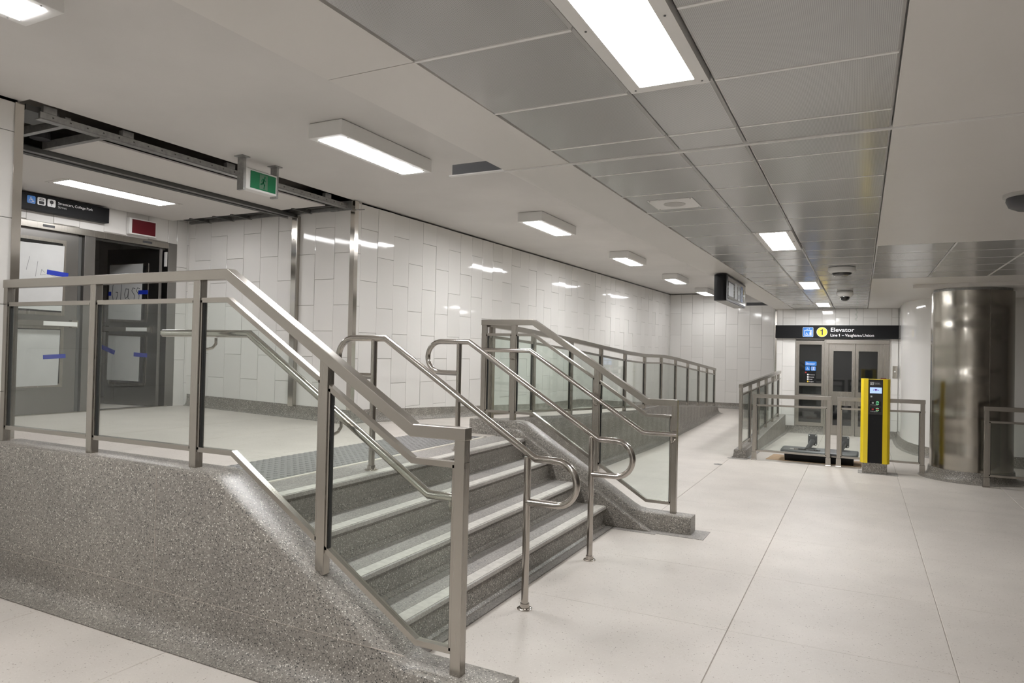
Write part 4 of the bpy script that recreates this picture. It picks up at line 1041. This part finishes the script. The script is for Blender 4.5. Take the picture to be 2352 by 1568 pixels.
kq('pictogram', stroke([(-.064, 1.20), (-.064, 1.232), (-.030, 1.232), (-.030, 1.20), (-.064, 1.20)], .005)+[rect(-.054, 1.206, -.050, 1.226), rrect(-.053, 1.214, -.040, 1.226, .003)], 'white_print', fp, .002, .003)
for s_, v_ in (('Passenger', 1.220), ('Assistance', 1.205)): PK.text('lettering', s_, .018, -.022, v_, 'grey_print', fp, .0025)
kq('sensor', [rect(-.062, 1.03, -.040, 1.052)], 'grey_print', fp, .002, .003)
for v_, bt, lab in ((.955, 'green_btn', 'Information'), (.868, 'red_dim', 'Emergency')):
    kq('button_plate', [rect(-.068, v_-.034, .064, v_+.024)], 'black', fp, .002, .003)
    b_ = kq('button', [circ(.022, v_, .014, 20)], bt, fp, .003, .010)
    kq('ring', ring(.022, v_, .019, .006, 30, 150, 8)+ring(.022, v_, .019, .006, 210, 330, 8), 'led_green', fp, .003, .005)
    kq('pictogram', [rrect(-.044, v_-.010, -.022, v_+.012, .003)], 'red_dim' if bt == 'red_dim' else 'grey_print', fp, .003, .004)
    PK.text('lettering', lab, .019, -.062, v_-.032, 'grey_print', fp, .0035)

# ------------------------------------------------------------------ sign unit lying on cardboard
cb = tag(obj('cardboard_sheet', (lambda bm: loft(bm, [[(x, y, z) for x, y in ((-1.27, 11.05), (.02, 11.02), (.06, 11.62), (-1.22, 11.68))] for z in (0, .006)]))(BM()), 'cardboard'), 'flattened brown cardboard sheet under the black sign unit', 'cardboard')
t = thing('sign_unit', 'long black sign unit with two mounting arms lying on cardboard behind the low barriers', 'sign unit', (-.54, 11.25, .006), math.radians(-1.5))
bm = BM(); prof = [(-.23, .10), (-.17, .0), (.17, .0), (.23, .09), (.20, .135), (-.20, .135)]
loft(bm, [[(x, y_*1.0, z) for y_, z in prof] for x in (-.46, .46)]); kp('body', bm, 'black')
bm = BM(); prof2 = [(-.235, .105), (-.225, .15), (-.18, .165), (.18, .175), (.225, .15), (.23, .105)]
rings_ = []
for x, s_ in ((-.52, .86), (-.505, .97), (-.48, 1), (.48, 1), (.505, .97), (.52, .86)): rings_.append([(x, y_*s_, .13+(z-.13)*s_) for y_, z in prof2])
loft(bm, rings_); kp('lid', bm, 'dark_grey')
kp('trim_strip', B(-.505, .505, -.238, -.232, .108, .122), 'steel_horizontal')
kp('display_window', (lambda bm: loft(bm, [[(x, y_, z+k) for x, y_, z in ((-.40, -.16, .1655), (.02, -.16, .1655), (.02, -.02, .169), (-.40, -.02, .169))] for k in (.001, .003)]))(BM()), 'black_gloss')
for x_ in (-.115, .325):
    a_ = kp('arm', tube(BM(), [(x_-.06, .02, .15), (x_-.01, .20, .24), (x_, .26, .27)], .036, 16), 'dark_grey', smooth=True, auto=40)
    bm = BM(); loft(bm, [[(x_+u, .262+k, .285+v) for u, v in rrect(-.065, -.085, .065, .085, .02)] for k in (0, .008)]); kp('mounting_plate', bm, 'dark_grey', a_)
    for u in (-.047, .047):
        for v in (-.066, .066):
            bm = BM(); loft(bm, [[(x_+u+.009*math.cos(q*math.pi/6), .262+k, .285+v+.009*math.sin(q*math.pi/6)) for q in range(12)] for k in (-.0015, .0)]); kp('bolt_hole', bm, 'white_print', a_)

# ------------------------------------------------------------------ steel column
t = thing('steel_column', 'round brushed steel column on a grey terrazzo foot', 'column', (1.305, 10.90, 0))
bm = BM(); lathe(bm, (0, 0), [(.60, 0), (.60, .004), (.53, .010), (.50, .035), (.487, .08), (.482, .135)], 64); kp('foot', bm, 'grey_terrazzo', smooth=True, auto=40)
prof_ = [(.465, .135), (.465, 2.455)]
bm = BM(); loft(bm, [[(r*math.cos(2*math.pi*j/96), r*math.sin(2*math.pi*j/96), z) for j in range(96)] for r, z in prof_]); kp('cladding', bm, 'steel_column', smooth=True, auto=40)
for an in (-72, 40, 165):
    a_ = math.radians(an)
    bm = BM(); ux = Vector((-math.sin(a_), math.cos(a_), 0)); nr = Vector((math.cos(a_), math.sin(a_), 0))
    loft(bm, [[nr*.4655+ux*u+Vector((0, 0, z)) for u in ()] or [nr*q+ux*u+Vector((0, 0, z)) for q, u in ((.462, -.005), (.4675, -.005), (.4675, .005), (.462, .005))] for z in (.135, 2.455)])
    kp('seam_cover', bm, 'steel')
bm = BM(); cyl(bm, (0, 0), .44, 2.455, 2.4915, 64); kp('collar', bm, 'galvanized', smooth=True, auto=40)
# floor cap
t = thing('floor_cap', 'small round steel clean-out cap set in the cream floor', 'floor cap', (-1.80, 10.12, 0))
bm = BM(); cyl(bm, (0, 0), .06, 0, .003, 28); kp('disc', bm, 'steel_door', smooth=True, auto=30)
bm = BM(); cyl(bm, (0, 0), .012, .003, .004, 12); kp('centre_screw', bm, 'dark_channel')

# crinkled strip of plastic hanging near the ball camera
t = thing('plastic_strip', 'thin crinkled clear plastic strip hanging from the ceiling beside the ball camera', 'plastic strip', (-.06, 11.35, PZ))
bm = BM(); rings_ = []
for i in range(19):
    z = -i*.024; dx = .012*math.sin(i*2.1)-.004*i/6; dy = .012*math.cos(i*1.7); a_ = i*.9
    rings_.append([(dx+.014*math.cos(a_)*q+.001*p*math.sin(a_), dy+.014*math.sin(a_)*q-.001*p*math.cos(a_), z) for q, p in ((-1, -1), (1, -1), (1, 1), (-1, 1))])
loft(bm, rings_); obj('film', bm, 'glass', t)
